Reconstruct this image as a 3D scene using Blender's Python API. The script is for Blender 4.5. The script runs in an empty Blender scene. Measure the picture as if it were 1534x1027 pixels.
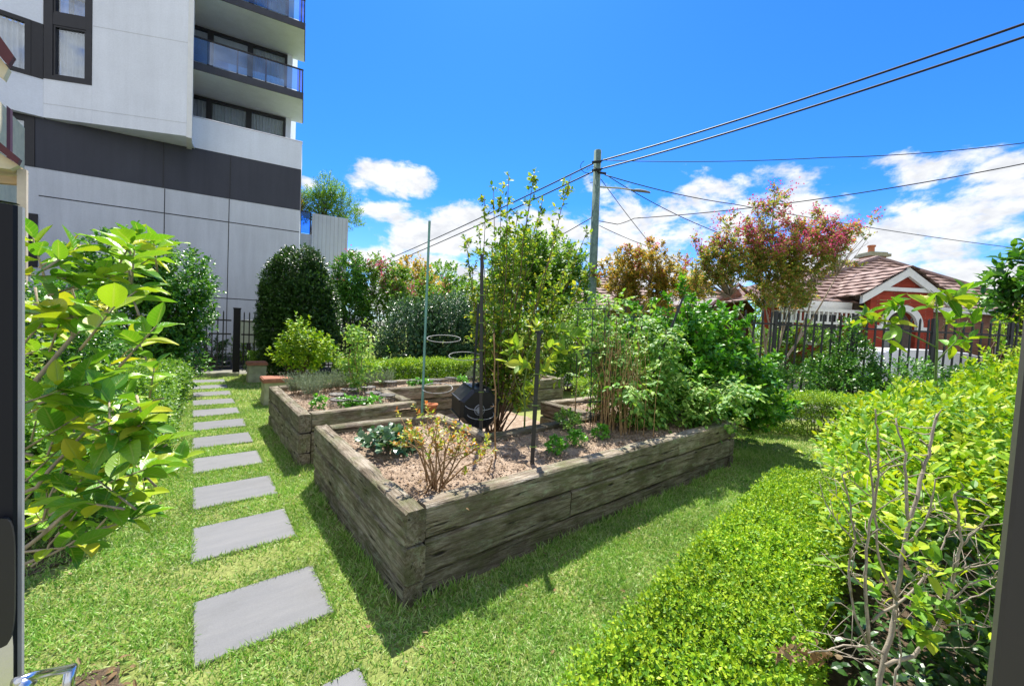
import bpy, math, random
import numpy as np
from mathutils import Vector, Matrix, Euler
R = math.radians
sc = bpy.context.scene
COL = sc.collection
rng = np.random.default_rng(7)

# ------------------------------------------------------------------ camera
IW, IH, FPX, CAMZ = 1534.0, 1027.0, 588.0, 1.6
CX, CY = 767.0, 513.5
def _axes(v1, v2):
    a = np.array([v1[0]-CX, v1[1]-CY, FPX]); a /= np.linalg.norm(a)
    b = np.array([v2[0]-CX, v2[1]-CY, FPX]); b -= a*b.dot(a); b /= np.linalg.norm(b)
    u = np.cross(a, b)
    if u[1] > 0: u = -u
    return np.stack([b, a, u], 1)
M = _axes((288.5, 466), (1490, 527))
C0 = np.array([0, 0, CAMZ])
def ray(px, py): return M.T @ np.array([(px-CX)/FPX, (py-CY)/FPX, 1.0])
def D(px, py, d): return ray(px, py)*d + C0              # a point at distance d along the lens axis
def G(px, py, z=0.0):                                     # a point at height z
    r = ray(px, py); return C0 + r*((z-CAMZ)/r[2])
def AY(px, py, y): r = ray(px, py); return C0 + r*(y/r[1])
cam = bpy.data.cameras.new('camera'); cam.sensor_width = 36; cam.lens = FPX/IW*36
cam.clip_start = .02; cam.clip_end = 2000
co = bpy.data.objects.new('camera', cam); COL.objects.link(co)
rt, dn, fw = M[0], M[1], M[2]
co.matrix_world = Matrix(((rt[0], -dn[0], -fw[0], 0), (rt[1], -dn[1], -fw[1], 0), (rt[2], -dn[2], -fw[2], CAMZ), (0, 0, 0, 1)))
sc.camera = co
FW2 = np.array([fw[0], fw[1], 0]); FW2 /= np.linalg.norm(FW2)
RT2 = np.array([FW2[1], -FW2[0], 0])
def UV(u, v, z=0): return RT2*u + FW2*v + np.array([0, 0, z])   # street-side frame: u along the fence, v away from it

# ------------------------------------------------------------------ objects
def tag(o, label=None, cat=None, group=None, kind=None):
    if label: o['label'] = label
    if cat: o['category'] = cat
    if group: o['group'] = group
    if kind: o['kind'] = kind
    return o
def thing(name, loc, label, cat, group=None):
    o = bpy.data.objects.new(name, None); COL.objects.link(o)
    o.location = tuple(float(c) for c in loc); o.empty_display_size = .1
    return tag(o, label, cat, group)
def origin(o):
    p = np.zeros(3)
    while o is not None:
        p = p + np.array(o.location); o = o.parent
    return p
def norm(v): return v/np.maximum(np.linalg.norm(v, axis=-1, keepdims=True), 1e-9)
def arr(*p): return np.array(p, float)

class Geo:
    def __init__(s): s.V = []; s.L = []; s.S = []; s.n = 0; s.uv = []
    def add(s, V, faces):
        V = np.asarray(V, float).reshape(-1, 3)
        s.V.append(V)
        for f in faces:
            s.L.append(np.asarray(f, np.int64)+s.n); s.S.append(np.array([len(f)]))
        s.n += len(V); return s
    def bulk(s, V, flat, sizes):
        s.V.append(V.reshape(-1, 3)); s.L.append(flat+s.n); s.S.append(sizes); s.n += V.size//3; return s
    def box(s, c, size, yaw=0.0, tilt=None):
        x, y, z = [k/2 for k in size]
        V = np.array([(a*x, b*y, cc*z) for cc in (-1, 1) for a, b in ((-1, -1), (1, -1), (1, 1), (-1, 1))])
        if tilt is not None: V = V @ np.array(tilt).T
        if yaw:
            cs, sn = math.cos(yaw), math.sin(yaw); V = V @ np.array([[cs, sn, 0], [-sn, cs, 0], [0, 0, 1]])
        return s.add(V+np.array(c), [(3, 2, 1, 0), (4, 5, 6, 7), (0, 1, 5, 4), (1, 2, 6, 5), (2, 3, 7, 6), (3, 0, 4, 7)])
    def hexa(s, P):   # eight corners: four below then four above, both counter-clockwise
        return s.add(P, [(3, 2, 1, 0), (4, 5, 6, 7), (0, 1, 5, 4), (1, 2, 6, 5), (2, 3, 7, 6), (3, 0, 4, 7)])
    def prism(s, poly, z0, z1):
        n = len(poly); V = [(x, y, z0) for x, y in poly]+[(x, y, z1) for x, y in poly]
        return s.add(V, [tuple(range(n-1, -1, -1)), tuple(range(n, 2*n))]+[(i, (i+1) % n, n+(i+1) % n, n+i) for i in range(n)])
    def tube(s, pts, rad, n=6, cap=True):
        P = np.asarray(pts, float); m = len(P)
        r = np.full(m, rad) if np.isscalar(rad) else np.asarray(rad, float)
        T = np.gradient(P, axis=0) if m > 2 else np.repeat((P[1:]-P[:1]), 2, 0)
        T = norm(T); ref = arr(0, 0, 1) if abs(T[0][2]) < .9 else arr(1, 0, 0)
        a = norm(np.cross(T, ref)); bad = np.linalg.norm(np.cross(T, ref), axis=1) < .05
        a[bad] = norm(np.cross(T[bad], arr(.3, 1, .1))); b = np.cross(T, a)
        th = np.arange(n)*2*math.pi/n
        V = P[:, None]+r[:, None, None]*(np.cos(th)[None, :, None]*a[:, None]+np.sin(th)[None, :, None]*b[:, None])
        i = np.arange(m-1)[:, None]*n; j = np.arange(n)[None]; k = (j+1) % n
        q = np.stack([i+j, i+k, i+n+k, i+n+j], -1).reshape(-1)
        s.bulk(V, q, np.full((m-1)*n, 4))
        if cap:
            base = s.n-m*n
            s.L += [np.arange(n)[::-1]+base, np.arange(n)+base+(m-1)*n]; s.S += [np.array([n]), np.array([n])]
        return s
    def lathe(s, prof, c=(0, 0, 0), n=20, close=True):
        V = []; F = []; m = len(prof)
        for r, z in prof:
            for k in range(n): V.append((c[0]+r*math.cos(2*math.pi*k/n), c[1]+r*math.sin(2*math.pi*k/n), c[2]+z))
        for i in range(m-1):
            for k in range(n): F.append((i*n+k, i*n+(k+1) % n, (i+1)*n+(k+1) % n, (i+1)*n+k))
        if close: F.append(tuple(range(n-1, -1, -1))); F.append(tuple(range((m-1)*n, m*n)))
        return s.add(V, F)
    def ring(s, c, r, rad, axis=(0, 0, 1), n=24, a0=0.0, a1=2*math.pi):
        ax = norm(arr(*axis)); u = norm(np.cross(ax, arr(.31, .9, .2))); v = np.cross(ax, u)
        th = np.linspace(a0, a1, n)
        return s.tube([np.array(c)+r*(math.cos(t)*u+math.sin(t)*v) for t in th], rad, 5)
    def leaves(s, P, A, N, L, W, T='two', curl=None):
        n = len(P)
        if n == 0: return s
        tv, tf = TEMPL[T]
        A = norm(A); S = norm(np.cross(A, N)); N = np.cross(S, A)
        L = np.broadcast_to(np.asarray(L, float), (n,)); W = np.broadcast_to(np.asarray(W, float), (n,))
        c = np.ones(n) if curl is None else curl
        V = (P[:, None]+(L[:, None]*tv[None, :, 0])[..., None]*A[:, None]
             + (W[:, None]*tv[None, :, 1])[..., None]*S[:, None]
             + ((L*1.0)[:, None]*(tv[None, :, 2]+c[:, None]*tv[None, :, 3]))[..., None]*N[:, None])
        if T == 'big': s.uv.append(np.tile(np.stack([tv[:, 0], LEAFX, np.zeros(len(tv))], 1), (n, 1)))
        flat = np.concatenate([np.array(f) for f in tf]); sizes = np.array([len(f) for f in tf])
        k = len(tv)
        return s.bulk(V, (flat[None]+(np.arange(n)*k)[:, None]).reshape(-1), np.tile(sizes, n))
    def build(s, name, mat, parent=None, smooth=False, loc=None):
        V = np.concatenate(s.V) if s.V else np.zeros((0, 3))
        o0 = np.array(loc, float) if loc is not None else np.zeros(3)
        V = V-o0-(origin(parent) if parent is not None and loc is None else 0)
        me = bpy.data.meshes.new(name)
        L = np.concatenate(s.L).astype(np.int32); S = np.concatenate(s.S).astype(np.int32)
        me.vertices.add(len(V)); me.vertices.foreach_set('co', V.astype(np.float32).ravel())
        me.loops.add(len(L)); me.loops.foreach_set('vertex_index', L)
        me.polygons.add(len(S))
        st = np.zeros(len(S), np.int32); st[1:] = np.cumsum(S)[:-1]
        me.polygons.foreach_set('loop_start', st); me.polygons.foreach_set('loop_total', S)
        me.polygons.foreach_set('use_smooth', np.full(len(S), bool(smooth)))
        me.update(calc_edges=True)
        if s.uv and sum(len(u) for u in s.uv) == len(V):
            at = me.attributes.new('leaf_place', 'FLOAT_VECTOR', 'POINT'); at.data.foreach_set('vector', np.concatenate(s.uv).astype(np.float32).ravel())
        me.materials.append(mat)
        o = bpy.data.objects.new(name, me); COL.objects.link(o)
        if loc is not None: o.location = tuple(float(c) for c in loc)
        if parent is not None: o.parent = parent
        return o

# leaf outlines: (along, across, lift, curl) and faces
def _grid_leaf(ns, prof, curl=.22, cup=.12):
    V = []; F = []
    for i in range(ns+1):
        t = i/ns; w = prof(t)
        for a in (-1, -.5, 0, .5, 1):
            V.append((t, a*w, cup*abs(a)*w, -curl*t*t+.03*math.sin(9*t+2.5*a)))
    for i in range(ns):
        for j in range(4): F.append((i*5+j, i*5+j+1, i*5+5+j+1, i*5+5+j))
    return np.array(V), F
TEMPL = {
    'two': (np.array([(0, 0, 0, 0), (.45, 1, .07, 0), (1, 0, 0, -.1), (.45, -1, .07, 0)], float), [(0, 1, 2), (0, 2, 3)]),
    'mid': (np.array([(0, 0, 0, 0), (.3, .85, .06, -.01), (.68, .8, .05, -.07), (1, 0, 0, -.2), (.68, -.8, .05, -.07), (.3, -.85, .06, -.01), (.3, 0, 0, 0), (.68, 0, 0, -.07)], float),
            [(0, 1, 6), (0, 6, 5), (6, 1, 2, 7), (5, 6, 7, 4), (7, 2, 3), (4, 7, 3)]),
    'big': _grid_leaf(7, lambda t: (math.sin(math.pi*min(1, t*.97+.03)**.85)**.8 if t < 1 else 0.0)+.0),
    'blade': (np.array([(0, .5, 0, 0), (0, -.5, 0, 0), (.55, -.42, 0, -.06), (.55, .42, 0, -.06), (1, 0, 0, -.3)], float), [(0, 1, 2, 3), (3, 2, 4)]),
    'chip': (np.array([(0, -1, 0, 0), (1, -.8, .05, 0), (.9, .9, .12, 0), (.1, 1, .04, 0)], float), [(0, 1, 2, 3)]),
}
LEAFX = np.tile(np.array([-1, -.5, 0, .5, 1.0]), 8)
def rand_unit(n, r=rng): return norm(r.normal(size=(n, 3)))
UP = arr(0, 0, 1)
def sprigs(S, Dv, Ls, k, ll, lw, r=rng, spread=1.0, upn=.6, jit=.35):
    """k leaves round each short twig; returns P, A, N, L, W"""
    n = len(S); Dv = norm(Dv)
    u = norm(np.cross(Dv, rand_unit(n, r))); v = np.cross(Dv, u)
    ph = r.uniform(0, 6.28, n); Ls = np.broadcast_to(np.asarray(Ls, float), (n,))
    o = [[], [], [], [], []]
    for j in range(k):
        t = (j+.6)/k
        a = ph+2.4*j
        rad = np.cos(a)[:, None]*u+np.sin(a)[:, None]*v
        sp = spread*(1.15-.75*t)
        ax = norm(Dv*(1-.45*sp)+rad*sp+rand_unit(n, r)*jit*.5)
        nn = UP*upn+Dv*(1-upn)+rand_unit(n, r)*jit
        z = r.uniform(.65, 1.2, n)*(1-.25*abs(t-.5))
        o[0].append(S+Dv*(Ls*t)[:, None]); o[1].append(ax); o[2].append(nn); o[3].append(ll*z); o[4].append(lw*z)
    return [np.concatenate(q) for q in o]
def lumps(d, r, amp, f=3.0):
    out = np.zeros(len(d))
    for k in range(7):
        w = rand_unit(1, r)[0]*f*(.7+.35*k); out += np.sin(d@w+r.uniform(0, 6.28))/(1+.35*k)
    return 1+amp*out/2.2
def blob(n, c, rad, r=rng, amp=.16, inner=.55, low=-1.0):
    """points near the surface of a lumpy ellipsoid and outward directions"""
    d = rand_unit(int(n*1.6)+8, r); d = d[d[:, 2] > low][:n]
    q = lumps(d, r, amp)*(1-(1-inner)*r.uniform(0, 1, len(d))**1.8)
    P = np.array(c)+d*np.array(rad)*q[:, None]
    return P, norm(d/np.array(rad))
def grow(g, p, d, ln, rad, depth, r, tips, kids=(2, 3), bend=.25, up=.25, spread=.6, shrink=.72, seg=4, mins=.002, along=False):
    """a branching limb; twig ends go to tips"""
    pts = [np.array(p, float)]; dd = norm(np.array(d, float))
    for i in range(seg):
        dd = norm(dd+r.normal(size=3)*bend*.4+UP*up*.2); pts.append(pts[-1]+dd*ln/seg)
        if along and depth <= 1: tips.append((pts[-1], dd, depth))
    rr = np.linspace(rad, max(rad*(.62 if depth else .35), mins), seg+1)
    g.tube(pts, rr, 6 if rad > .012 else 4, cap=True)
    if depth == 0: tips.append((pts[-1], dd, 0)); return
    for k in range(int(r.integers(kids[0], kids[1]+1))):
        q = norm(dd+norm(np.cross(dd, r.normal(size=3)))*spread*r.uniform(.6, 1.2)+UP*up)
        start = pts[-1] if k < 2 else pts[int(r.integers(max(1, seg-2), seg))]
        grow(g, start, q, ln*shrink*r.uniform(.8, 1.15), rad*.62, depth-1, r, tips, kids, bend, up, spread, shrink, seg, mins, along)

# ------------------------------------------------------------------ materials
def newmat(name):
    m = bpy.data.materials.new(name); m.use_nodes = True
    nt = m.node_tree; nt.nodes.clear()
    out = nt.nodes.new('ShaderNodeOutputMaterial')
    return m, nt, out
def lk(nt, a, b): nt.links.new(a, b)
def ramp(nt, fac, stops, interp='LINEAR'):
    n = nt.nodes.new('ShaderNodeValToRGB'); n.color_ramp.interpolation = interp
    e = n.color_ramp.elements
    while len(e) < len(stops): e.new(.5)
    for k, (p, c) in enumerate(stops):
        e[k].position = p; e[k].color = (*c, 1) if len(c) == 3 else c
    if fac is not None: lk(nt, fac, n.inputs['Fac'])
    return n
def mixc(nt, fac, a, b, mode='MIX'):
    n = nt.nodes.new('ShaderNodeMix'); n.data_type = 'RGBA'; n.blend_type = mode
    for s, v in ((n.inputs['Factor'], fac), (n.inputs['A'], a), (n.inputs['B'], b)):
        pass
    fs = [i for i in n.inputs if i.name == 'Factor' and i.type == 'VALUE'][0]
    A = [i for i in n.inputs if i.name == 'A' and i.type == 'RGBA'][0]; B = [i for i in n.inputs if i.name == 'B' and i.type == 'RGBA'][0]
    for s, v in ((fs, fac), (A, a), (B, b)):
        if hasattr(v, 'links'): lk(nt, v, s)
        elif isinstance(v, (int, float)): s.default_value = v
        else: s.default_value = (*v, 1) if len(v) == 3 else v
    return [o for o in n.outputs if o.type == 'RGBA'][0]
def noise(nt, vec, scale, detail=4, rough=.6, dist=0.0):
    n = nt.nodes.new('ShaderNodeTexNoise'); n.inputs['Scale'].default_value = scale; n.inputs['Detail'].default_value = detail
    n.inputs['Roughness'].default_value = rough; n.inputs['Distortion'].default_value = dist
    if vec is not None: lk(nt, vec, n.inputs['Vector'])
    return n
def maprange(nt, v, a, b, c=0.0, d=1.0):
    n = nt.nodes.new('ShaderNodeMapRange'); lk(nt, v, n.inputs['Value'])
    for k, x in (('From Min', a), ('From Max', b), ('To Min', c), ('To Max', d)): n.inputs[k].default_value = x
    return n.outputs['Result']
def vscale(nt, vec, s):
    n = nt.nodes.new('ShaderNodeMapping'); n.inputs['Scale'].default_value = s; lk(nt, vec, n.inputs['Vector']); return n.outputs['Vector']
def bump(nt, h, strength=.3, dist=.01):
    n = nt.nodes.new('ShaderNodeBump'); n.inputs['Strength'].default_value = strength; n.inputs['Distance'].default_value = dist
    lk(nt, h, n.inputs['Height']); return n.outputs['Normal']
def objco(nt): return nt.nodes.new('ShaderNodeTexCoord').outputs['Object']
def principled(nt, out, base, rough=.6, spec=.4, metal=0.0, normal=None):
    p = nt.nodes.new('ShaderNodeBsdfPrincipled')
    if hasattr(base, 'links'): lk(nt, base, p.inputs['Base Color'])
    else: p.inputs['Base Color'].default_value = (*base, 1)
    if hasattr(rough, 'links'): lk(nt, rough, p.inputs['Roughness'])
    else: p.inputs['Roughness'].default_value = rough
    p.inputs['Specular IOR Level'].default_value = spec; p.inputs['Metallic'].default_value = metal
    if normal is not None: lk(nt, normal, p.inputs['Normal'])
    if out is not None: lk(nt, p.outputs[0], out.inputs['Surface'])
    return p
def plain(name, base, rough=.6, spec=.4, metal=0.0, var=.12, scale=6, bs=.15, bd=.004):
    m, nt, out = newmat(name); v = objco(nt); n = noise(nt, v, scale, 5)
    f = maprange(nt, n.outputs['Fac'], .3, .7, 1-var, 1+var)
    c = mixc(nt, 1.0, base, f, 'MULTIPLY')
    n2 = noise(nt, v, scale*9, 4)
    principled(nt, out, c, rough, spec, metal, bump(nt, n2.outputs['Fac'], bs, bd) if bs else None)
    return m
def leafmat(name, cols, trans=.4, rough=.42, spec=.45, tint=(1.25, 1.2, .55), vs=1.3, veins=False):
    m, nt, out = newmat(name)
    g = nt.nodes.new('ShaderNodeNewGeometry')
    n = len(cols); c = ramp(nt, g.outputs['Random Per Island'], [(i/max(1, n-1), k) for i, k in enumerate(cols)]).outputs['Color']
    ns = noise(nt, objco(nt), vs, 3)
    c = mixc(nt, 1.0, c, maprange(nt, ns.outputs['Fac'], .3, .7, .8, 1.25), 'MULTIPLY')
    nrm = None
    if veins:      # pale midrib and side veins, yellowing towards some tips, brown spots
        at = nt.nodes.new('ShaderNodeAttribute'); at.attribute_name = 'leaf_place'
        sp = nt.nodes.new('ShaderNodeSeparateXYZ'); lk(nt, at.outputs['Vector'], sp.inputs[0])
        def mm(op, a, b=None):
            q = nt.nodes.new('ShaderNodeMath'); q.operation = op
            for i, v in enumerate((a, b)):
                if v is None: continue
                if hasattr(v, 'links'): lk(nt, v, q.inputs[i])
                else: q.inputs[i].default_value = v
            return q.outputs[0]
        ax = mm('ABSOLUTE', sp.outputs[1]); mid = maprange(nt, ax, .03, .13, 1, 0)
        sv = mm('SINE', mm('MULTIPLY', mm('SUBTRACT', sp.outputs[0], mm('MULTIPLY', ax, .22)), 50.0)); side = maprange(nt, sv, .8, 1.0, 0, .5)
        vn = mm('MAXIMUM', mid, side)
        c = mixc(nt, mm('MULTIPLY', vn, .55), c, (.4, .5, .12))
        yl = mm('MULTIPLY', maprange(nt, sp.outputs[0], .35, 1.0, 0, 1), maprange(nt, g.outputs['Random Per Island'], .82, .97, 0, .6)); c = mixc(nt, yl, c, (.5, .44, .05))
        spn = noise(nt, objco(nt), 70, 3, .6).outputs['Fac']; c = mixc(nt, maprange(nt, spn, .73, .78, 0, .6), c, (.16, .1, .03))
        nrm = bump(nt, vn, .35, .004)
    p = principled(nt, None, c, rough, spec, 0, nrm)
    t = nt.nodes.new('ShaderNodeBsdfTranslucent'); lk(nt, mixc(nt, 1.0, c, tint, 'MULTIPLY'), t.inputs['Color'])
    mx = nt.nodes.new('ShaderNodeMixShader'); mx.inputs['Fac'].default_value = trans
    lk(nt, p.outputs[0], mx.inputs[1]); lk(nt, t.outputs[0], mx.inputs[2]); lk(nt, mx.outputs[0], out.inputs['Surface'])
    return m

def timber_mat():
    m, nt, out = newmat('weathered_sleeper')
    v0 = objco(nt); oi = nt.nodes.new('ShaderNodeObjectInfo')
    ad = nt.nodes.new('ShaderNodeVectorMath'); ad.operation = 'ADD'; lk(nt, v0, ad.inputs[0])
    cm = nt.nodes.new('ShaderNodeCombineXYZ'); ml = nt.nodes.new('ShaderNodeMath'); ml.operation = 'MULTIPLY'; ml.inputs[1].default_value = 37
    lk(nt, oi.outputs['Random'], ml.inputs[0]); lk(nt, ml.outputs[0], cm.inputs[0]); lk(nt, ml.outputs[0], cm.inputs[1]); lk(nt, cm.outputs[0], ad.inputs[1])
    v = ad.outputs[0]
    grain = noise(nt, vscale(nt, v, (3.4, 34, 34)), 1.0, 9, .74, .9).outputs['Fac']
    fine = noise(nt, vscale(nt, v, (14, 120, 120)), 1.0, 6, .75).outputs['Fac']
    crack = noise(nt, vscale(nt, v, (2.6, 46, 46)), 1.0, 5, .6, .5).outputs['Fac']
    blot = noise(nt, vscale(nt, v, (1, 1.7, 1.7)), 2.6, 6, .65).outputs['Fac']
    moss = noise(nt, vscale(nt, v, (1, 1.6, 1.6)), 4.3, 7, .7, .4).outputs['Fac']
    lich = noise(nt, vscale(nt, v, (1, 2.2, 2.2)), 5.5, 9, .75, .3).outputs['Fac']
    base = ramp(nt, grain, [(.28, (.05, .038, .026)), (.43, (.18, .142, .10)), (.56, (.34, .29, .225)), (.74, (.5, .455, .4))]).outputs['Color']
    c = mixc(nt, maprange(nt, blot, .44, .62, 0, .62), base, (.07, .054, .036), 'MIX')
    c = mixc(nt, maprange(nt, moss, .46, .64, 0, .58), c, (.11, .125, .045), 'MIX')
    c = mixc(nt, maprange(nt, lich, .55, .68, 0, .6), c, (.38, .42, .3), 'MIX')
    ck0 = maprange(nt, crack, .33, .39, .85, 0)
    vo = nt.nodes.new('ShaderNodeTexVoronoi'); vo.inputs['Scale'].default_value = 1.0; lk(nt, vscale(nt, v, (2.1, 7.5, 7.5)), vo.inputs['Vector'])
    kn = maprange(nt, vo.outputs['Distance'], .06, .12, .9, 0)
    kmx = nt.nodes.new('ShaderNodeMath'); kmx.operation = 'MAXIMUM'; lk(nt, ck0, kmx.inputs[0]); lk(nt, kn, kmx.inputs[1]); ck = kmx.outputs[0]
    c = mixc(nt, ck, c, (.016, .012, .009), 'MIX')
    c = mixc(nt, 1.0, c, maprange(nt, fine, .25, .75, .68, 1.3), 'MULTIPLY')
    c = mixc(nt, 1.0, c, maprange(nt, oi.outputs['Random'], 0, 1, .72, 1.32), 'MULTIPLY')
    h = nt.nodes.new('ShaderNodeMath'); h.operation = 'SUBTRACT'; lk(nt, grain, h.inputs[0]); lk(nt, ck, h.inputs[1])
    h2 = nt.nodes.new('ShaderNodeMath'); h2.operation = 'ADD'; lk(nt, h.outputs[0], h2.inputs[0]); lk(nt, fine, h2.inputs[1])
    principled(nt, out, c, .88, .2, 0, bump(nt, h2.outputs[0], .95, .01))
    return m
def soil_mat():
    m, nt, out = newmat('mulched_soil'); v = objco(nt)
    a = noise(nt, v, 9, 7, .7).outputs['Fac']; b = noise(nt, v, 75, 6, .75).outputs['Fac']
    c = ramp(nt, a, [(.3, (.2, .135, .09)), (.5, (.38, .285, .205)), (.7, (.5, .395, .3))]).outputs['Color']
    c = mixc(nt, 1.0, c, maprange(nt, b, .3, .7, .5, 1.4), 'MULTIPLY')
    principled(nt, out, c, .95, .1, 0, bump(nt, b, .9, .015)); return m
def lawn_mat():
    m, nt, out = newmat('lawn_earth'); v = objco(nt)
    a = noise(nt, v, 1.1, 5, .6).outputs['Fac']; b = noise(nt, v, 60, 5, .7).outputs['Fac']
    c = ramp(nt, a, [(.35, (.17, .23, .05)), (.6, (.3, .32, .11))]).outputs['Color']
    c = mixc(nt, 1.0, c, maprange(nt, b, .3, .7, .5, 1.35), 'MULTIPLY')
    principled(nt, out, c, .95, .1, 0, bump(nt, b, .8, .02)); return m
def paver_mat():
    m, nt, out = newmat('bluestone'); v0 = objco(nt); oi = nt.nodes.new('ShaderNodeObjectInfo')
    ad = nt.nodes.new('ShaderNodeVectorMath'); ad.operation = 'ADD'; lk(nt, v0, ad.inputs[0])
    sc_ = nt.nodes.new('ShaderNodeVectorMath'); sc_.operation = 'SCALE'; sc_.inputs[0].default_value = (11, 7, 5); lk(nt, oi.outputs['Random'], sc_.inputs['Scale']); lk(nt, sc_.outputs[0], ad.inputs[1])
    v = ad.outputs[0]
    a = noise(nt, vscale(nt, v, (1.5, 9, 1)), 2.0, 6, .6, .3).outputs['Fac']; b = noise(nt, v, 190, 4, .7).outputs['Fac']; d = noise(nt, v, 4.5, 5, .6).outputs['Fac']
    c = ramp(nt, a, [(.3, (.152, .155, .163)), (.7, (.182, .183, .188))]).outputs['Color']
    c = mixc(nt, maprange(nt, d, .5, .72, 0, .4), c, (.125, .127, .125))
    c = mixc(nt, 1.0, c, maprange(nt, b, .3, .7, .88, 1.1), 'MULTIPLY')
    c = mixc(nt, 1.0, c, maprange(nt, oi.outputs['Random'], 0, 1, .93, 1.06), 'MULTIPLY')
    principled(nt, out, c, .7, .3, 0, bump(nt, b, .25, .003)); return m
def brick_mat(name, c1, c2, mortar, scale=5.0):
    m, nt, out = newmat(name)
    tc = nt.nodes.new('ShaderNodeTexCoord'); b = nt.nodes.new('ShaderNodeTexBrick')
    sx = nt.nodes.new('ShaderNodeSeparateXYZ'); lk(nt, tc.outputs['Object'], sx.inputs[0])
    cb = nt.nodes.new('ShaderNodeCombineXYZ'); aa = nt.nodes.new('ShaderNodeMath'); aa.operation = 'ADD'
    lk(nt, sx.outputs[0], aa.inputs[0]); lk(nt, sx.outputs[1], aa.inputs[1]); lk(nt, aa.outputs[0], cb.inputs[0]); lk(nt, sx.outputs[2], cb.inputs[1])
    lk(nt, cb.outputs[0], b.inputs['Vector']); b.inputs['Color1'].default_value = (*c1, 1); b.inputs['Color2'].default_value = (*c2, 1); b.inputs['Mortar'].default_value = (*mortar, 1)
    b.inputs['Scale'].default_value = scale; b.inputs['Mortar Size'].default_value = .012; b.inputs['Row Height'].default_value = .36; b.inputs['Brick Width'].default_value = 1.0
    n = noise(nt, tc.outputs['Object'], 3, 5).outputs['Fac']
    c = mixc(nt, 1.0, b.outputs['Color'], maprange(nt, n, .3, .7, .8, 1.2), 'MULTIPLY')
    principled(nt, out, c, .85, .2); return m
def tile_mat(name, cols, row=.30):
    m, nt, out = newmat(name); v = objco(nt)
    sx = nt.nodes.new('ShaderNodeSeparateXYZ'); lk(nt, v, sx.inputs[0])
    n1 = noise(nt, v, 2.2, 4).outputs['Fac']; n2 = noise(nt, v, 14, 3).outputs['Fac']
    c = ramp(nt, n1, [(.3, cols[0]), (.55, cols[1]), (.75, cols[2])]).outputs['Color']
    c = mixc(nt, 1.0, c, maprange(nt, n2, .3, .7, .75, 1.25), 'MULTIPLY')
    principled(nt, out, c, .75, .3); return m
def wall_mat(name, base, streak=.12):
    m, nt, out = newmat(name); v = objco(nt)
    a = noise(nt, vscale(nt, v, (2.5, 2.5, .22)), 1.3, 6, .65).outputs['Fac']; b = noise(nt, v, .6, 4).outputs['Fac']; d = noise(nt, v, 26, 4).outputs['Fac']
    c = mixc(nt, 1.0, base, maprange(nt, a, .35, .75, 1+streak*.3, 1-streak), 'MULTIPLY')
    c = mixc(nt, 1.0, c, maprange(nt, b, .3, .7, .94, 1.05), 'MULTIPLY')
    c = mixc(nt, 1.0, c, maprange(nt, d, .3, .7, .96, 1.04), 'MULTIPLY')
    principled(nt, out, c, .8, .25); return m
def glass_mat(name, tint=(.8, .9, 1), clear=.7, rough=.02):
    m, nt, out = newmat(name)
    t = nt.nodes.new('ShaderNodeBsdfTransparent'); t.inputs['Color'].default_value = (*tint, 1)
    g = nt.nodes.new('ShaderNodeBsdfGlossy'); g.inputs['Roughness'].default_value = rough; g.inputs['Color'].default_value = (.9, .95, 1, 1)
    n = noise(nt, objco(nt), .8, 2).outputs['Fac']
    mx = nt.nodes.new('ShaderNodeMixShader'); lk(nt, maprange(nt, n, .3, .7, 1-clear-.05, 1-clear+.05), mx.inputs['Fac'])
    lk(nt, t.outputs[0], mx.inputs[1]); lk(nt, g.outputs[0], mx.inputs[2]); lk(nt, mx.outputs[0], out.inputs['Surface']); return m

MT = timber_mat(); MSOIL = soil_mat(); MLAWN = lawn_mat(); MPAVE = paver_mat()
MWHITE = wall_mat('white_render', (.76, .80, .87), .07); MGREYW = wall_mat('grey_render', (.62, .645, .69), .14); MBAND = wall_mat('charcoal_render', (.066, .069, .085), .15)
MFRAME = plain('dark_frame', (.022, .022, .026), .45); MBLACK = plain('black_steel', (.02, .021, .022), .5, .5, var=.2)
MPOST = plain('charcoal_powdercoat', (.016, .016, .02), .55, .2, var=.06, scale=3, bs=.05)
MALU = plain('aluminium', (.62, .63, .65), .28, .5, 1.0, .08, 5, .04); MSTEEL = plain('satin_steel', (.7, .71, .73), .22, .5, 1.0, .06, 9, .03)
MRUBBER = plain('black_plastic', (.018, .018, .019), .4, .5)
MGLASS = glass_mat('window_glass', (.9, .93, .96), .86); MBALU = glass_mat('balustrade_glass', (.3, .6, .95), .9)
MCURT = plain('pale_curtain', (.62, .64, .68), .9, .1); MBLIND = plain('white_blind', (.66, .68, .7), .9, .1)
MDARKIN = plain('dim_interior', (.06, .07, .08), .9, .1)
MBARK = plain('brown_bark', (.16, .105, .07), .9, .2, var=.35, scale=25, bs=.5); MPALEB = plain('pale_bark', (.36, .29, .21), .85, .2, var=.3, scale=22, bs=.5)
MGREYB = plain('grey_twig', (.34, .29, .22), .85, .2, var=.3, scale=30, bs=.4); MGSTEM = plain('green_stem', (.13, .2, .05), .7, .3, var=.25, scale=20)
MDRY = plain('dry_stalk', (.3, .19, .1), .9, .1, var=.35, scale=30)
MCONC = plain('aged_stone', (.33, .33, .22), .9, .2, var=.25, scale=9, bs=.6); MCAP = plain('terracotta_cap', (.3, .13, .085), .85, .2, var=.25, scale=14, bs=.4)
MTERRA = plain('terracotta', (.5, .19, .09), .8, .2); MSTAKE = plain('green_stake_coat', (.16, .34, .3), .5, .4, var=.15, scale=12)
MWIRE = plain('galvanised_wire', (.34, .35, .36), .6, .3); MCABLE = plain('cable_black', (.012, .012, .014), .6)
MPOLE = plain('treated_pole', (.13, .2, .17), .85, .2, var=.25, scale=8, bs=.5)
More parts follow.
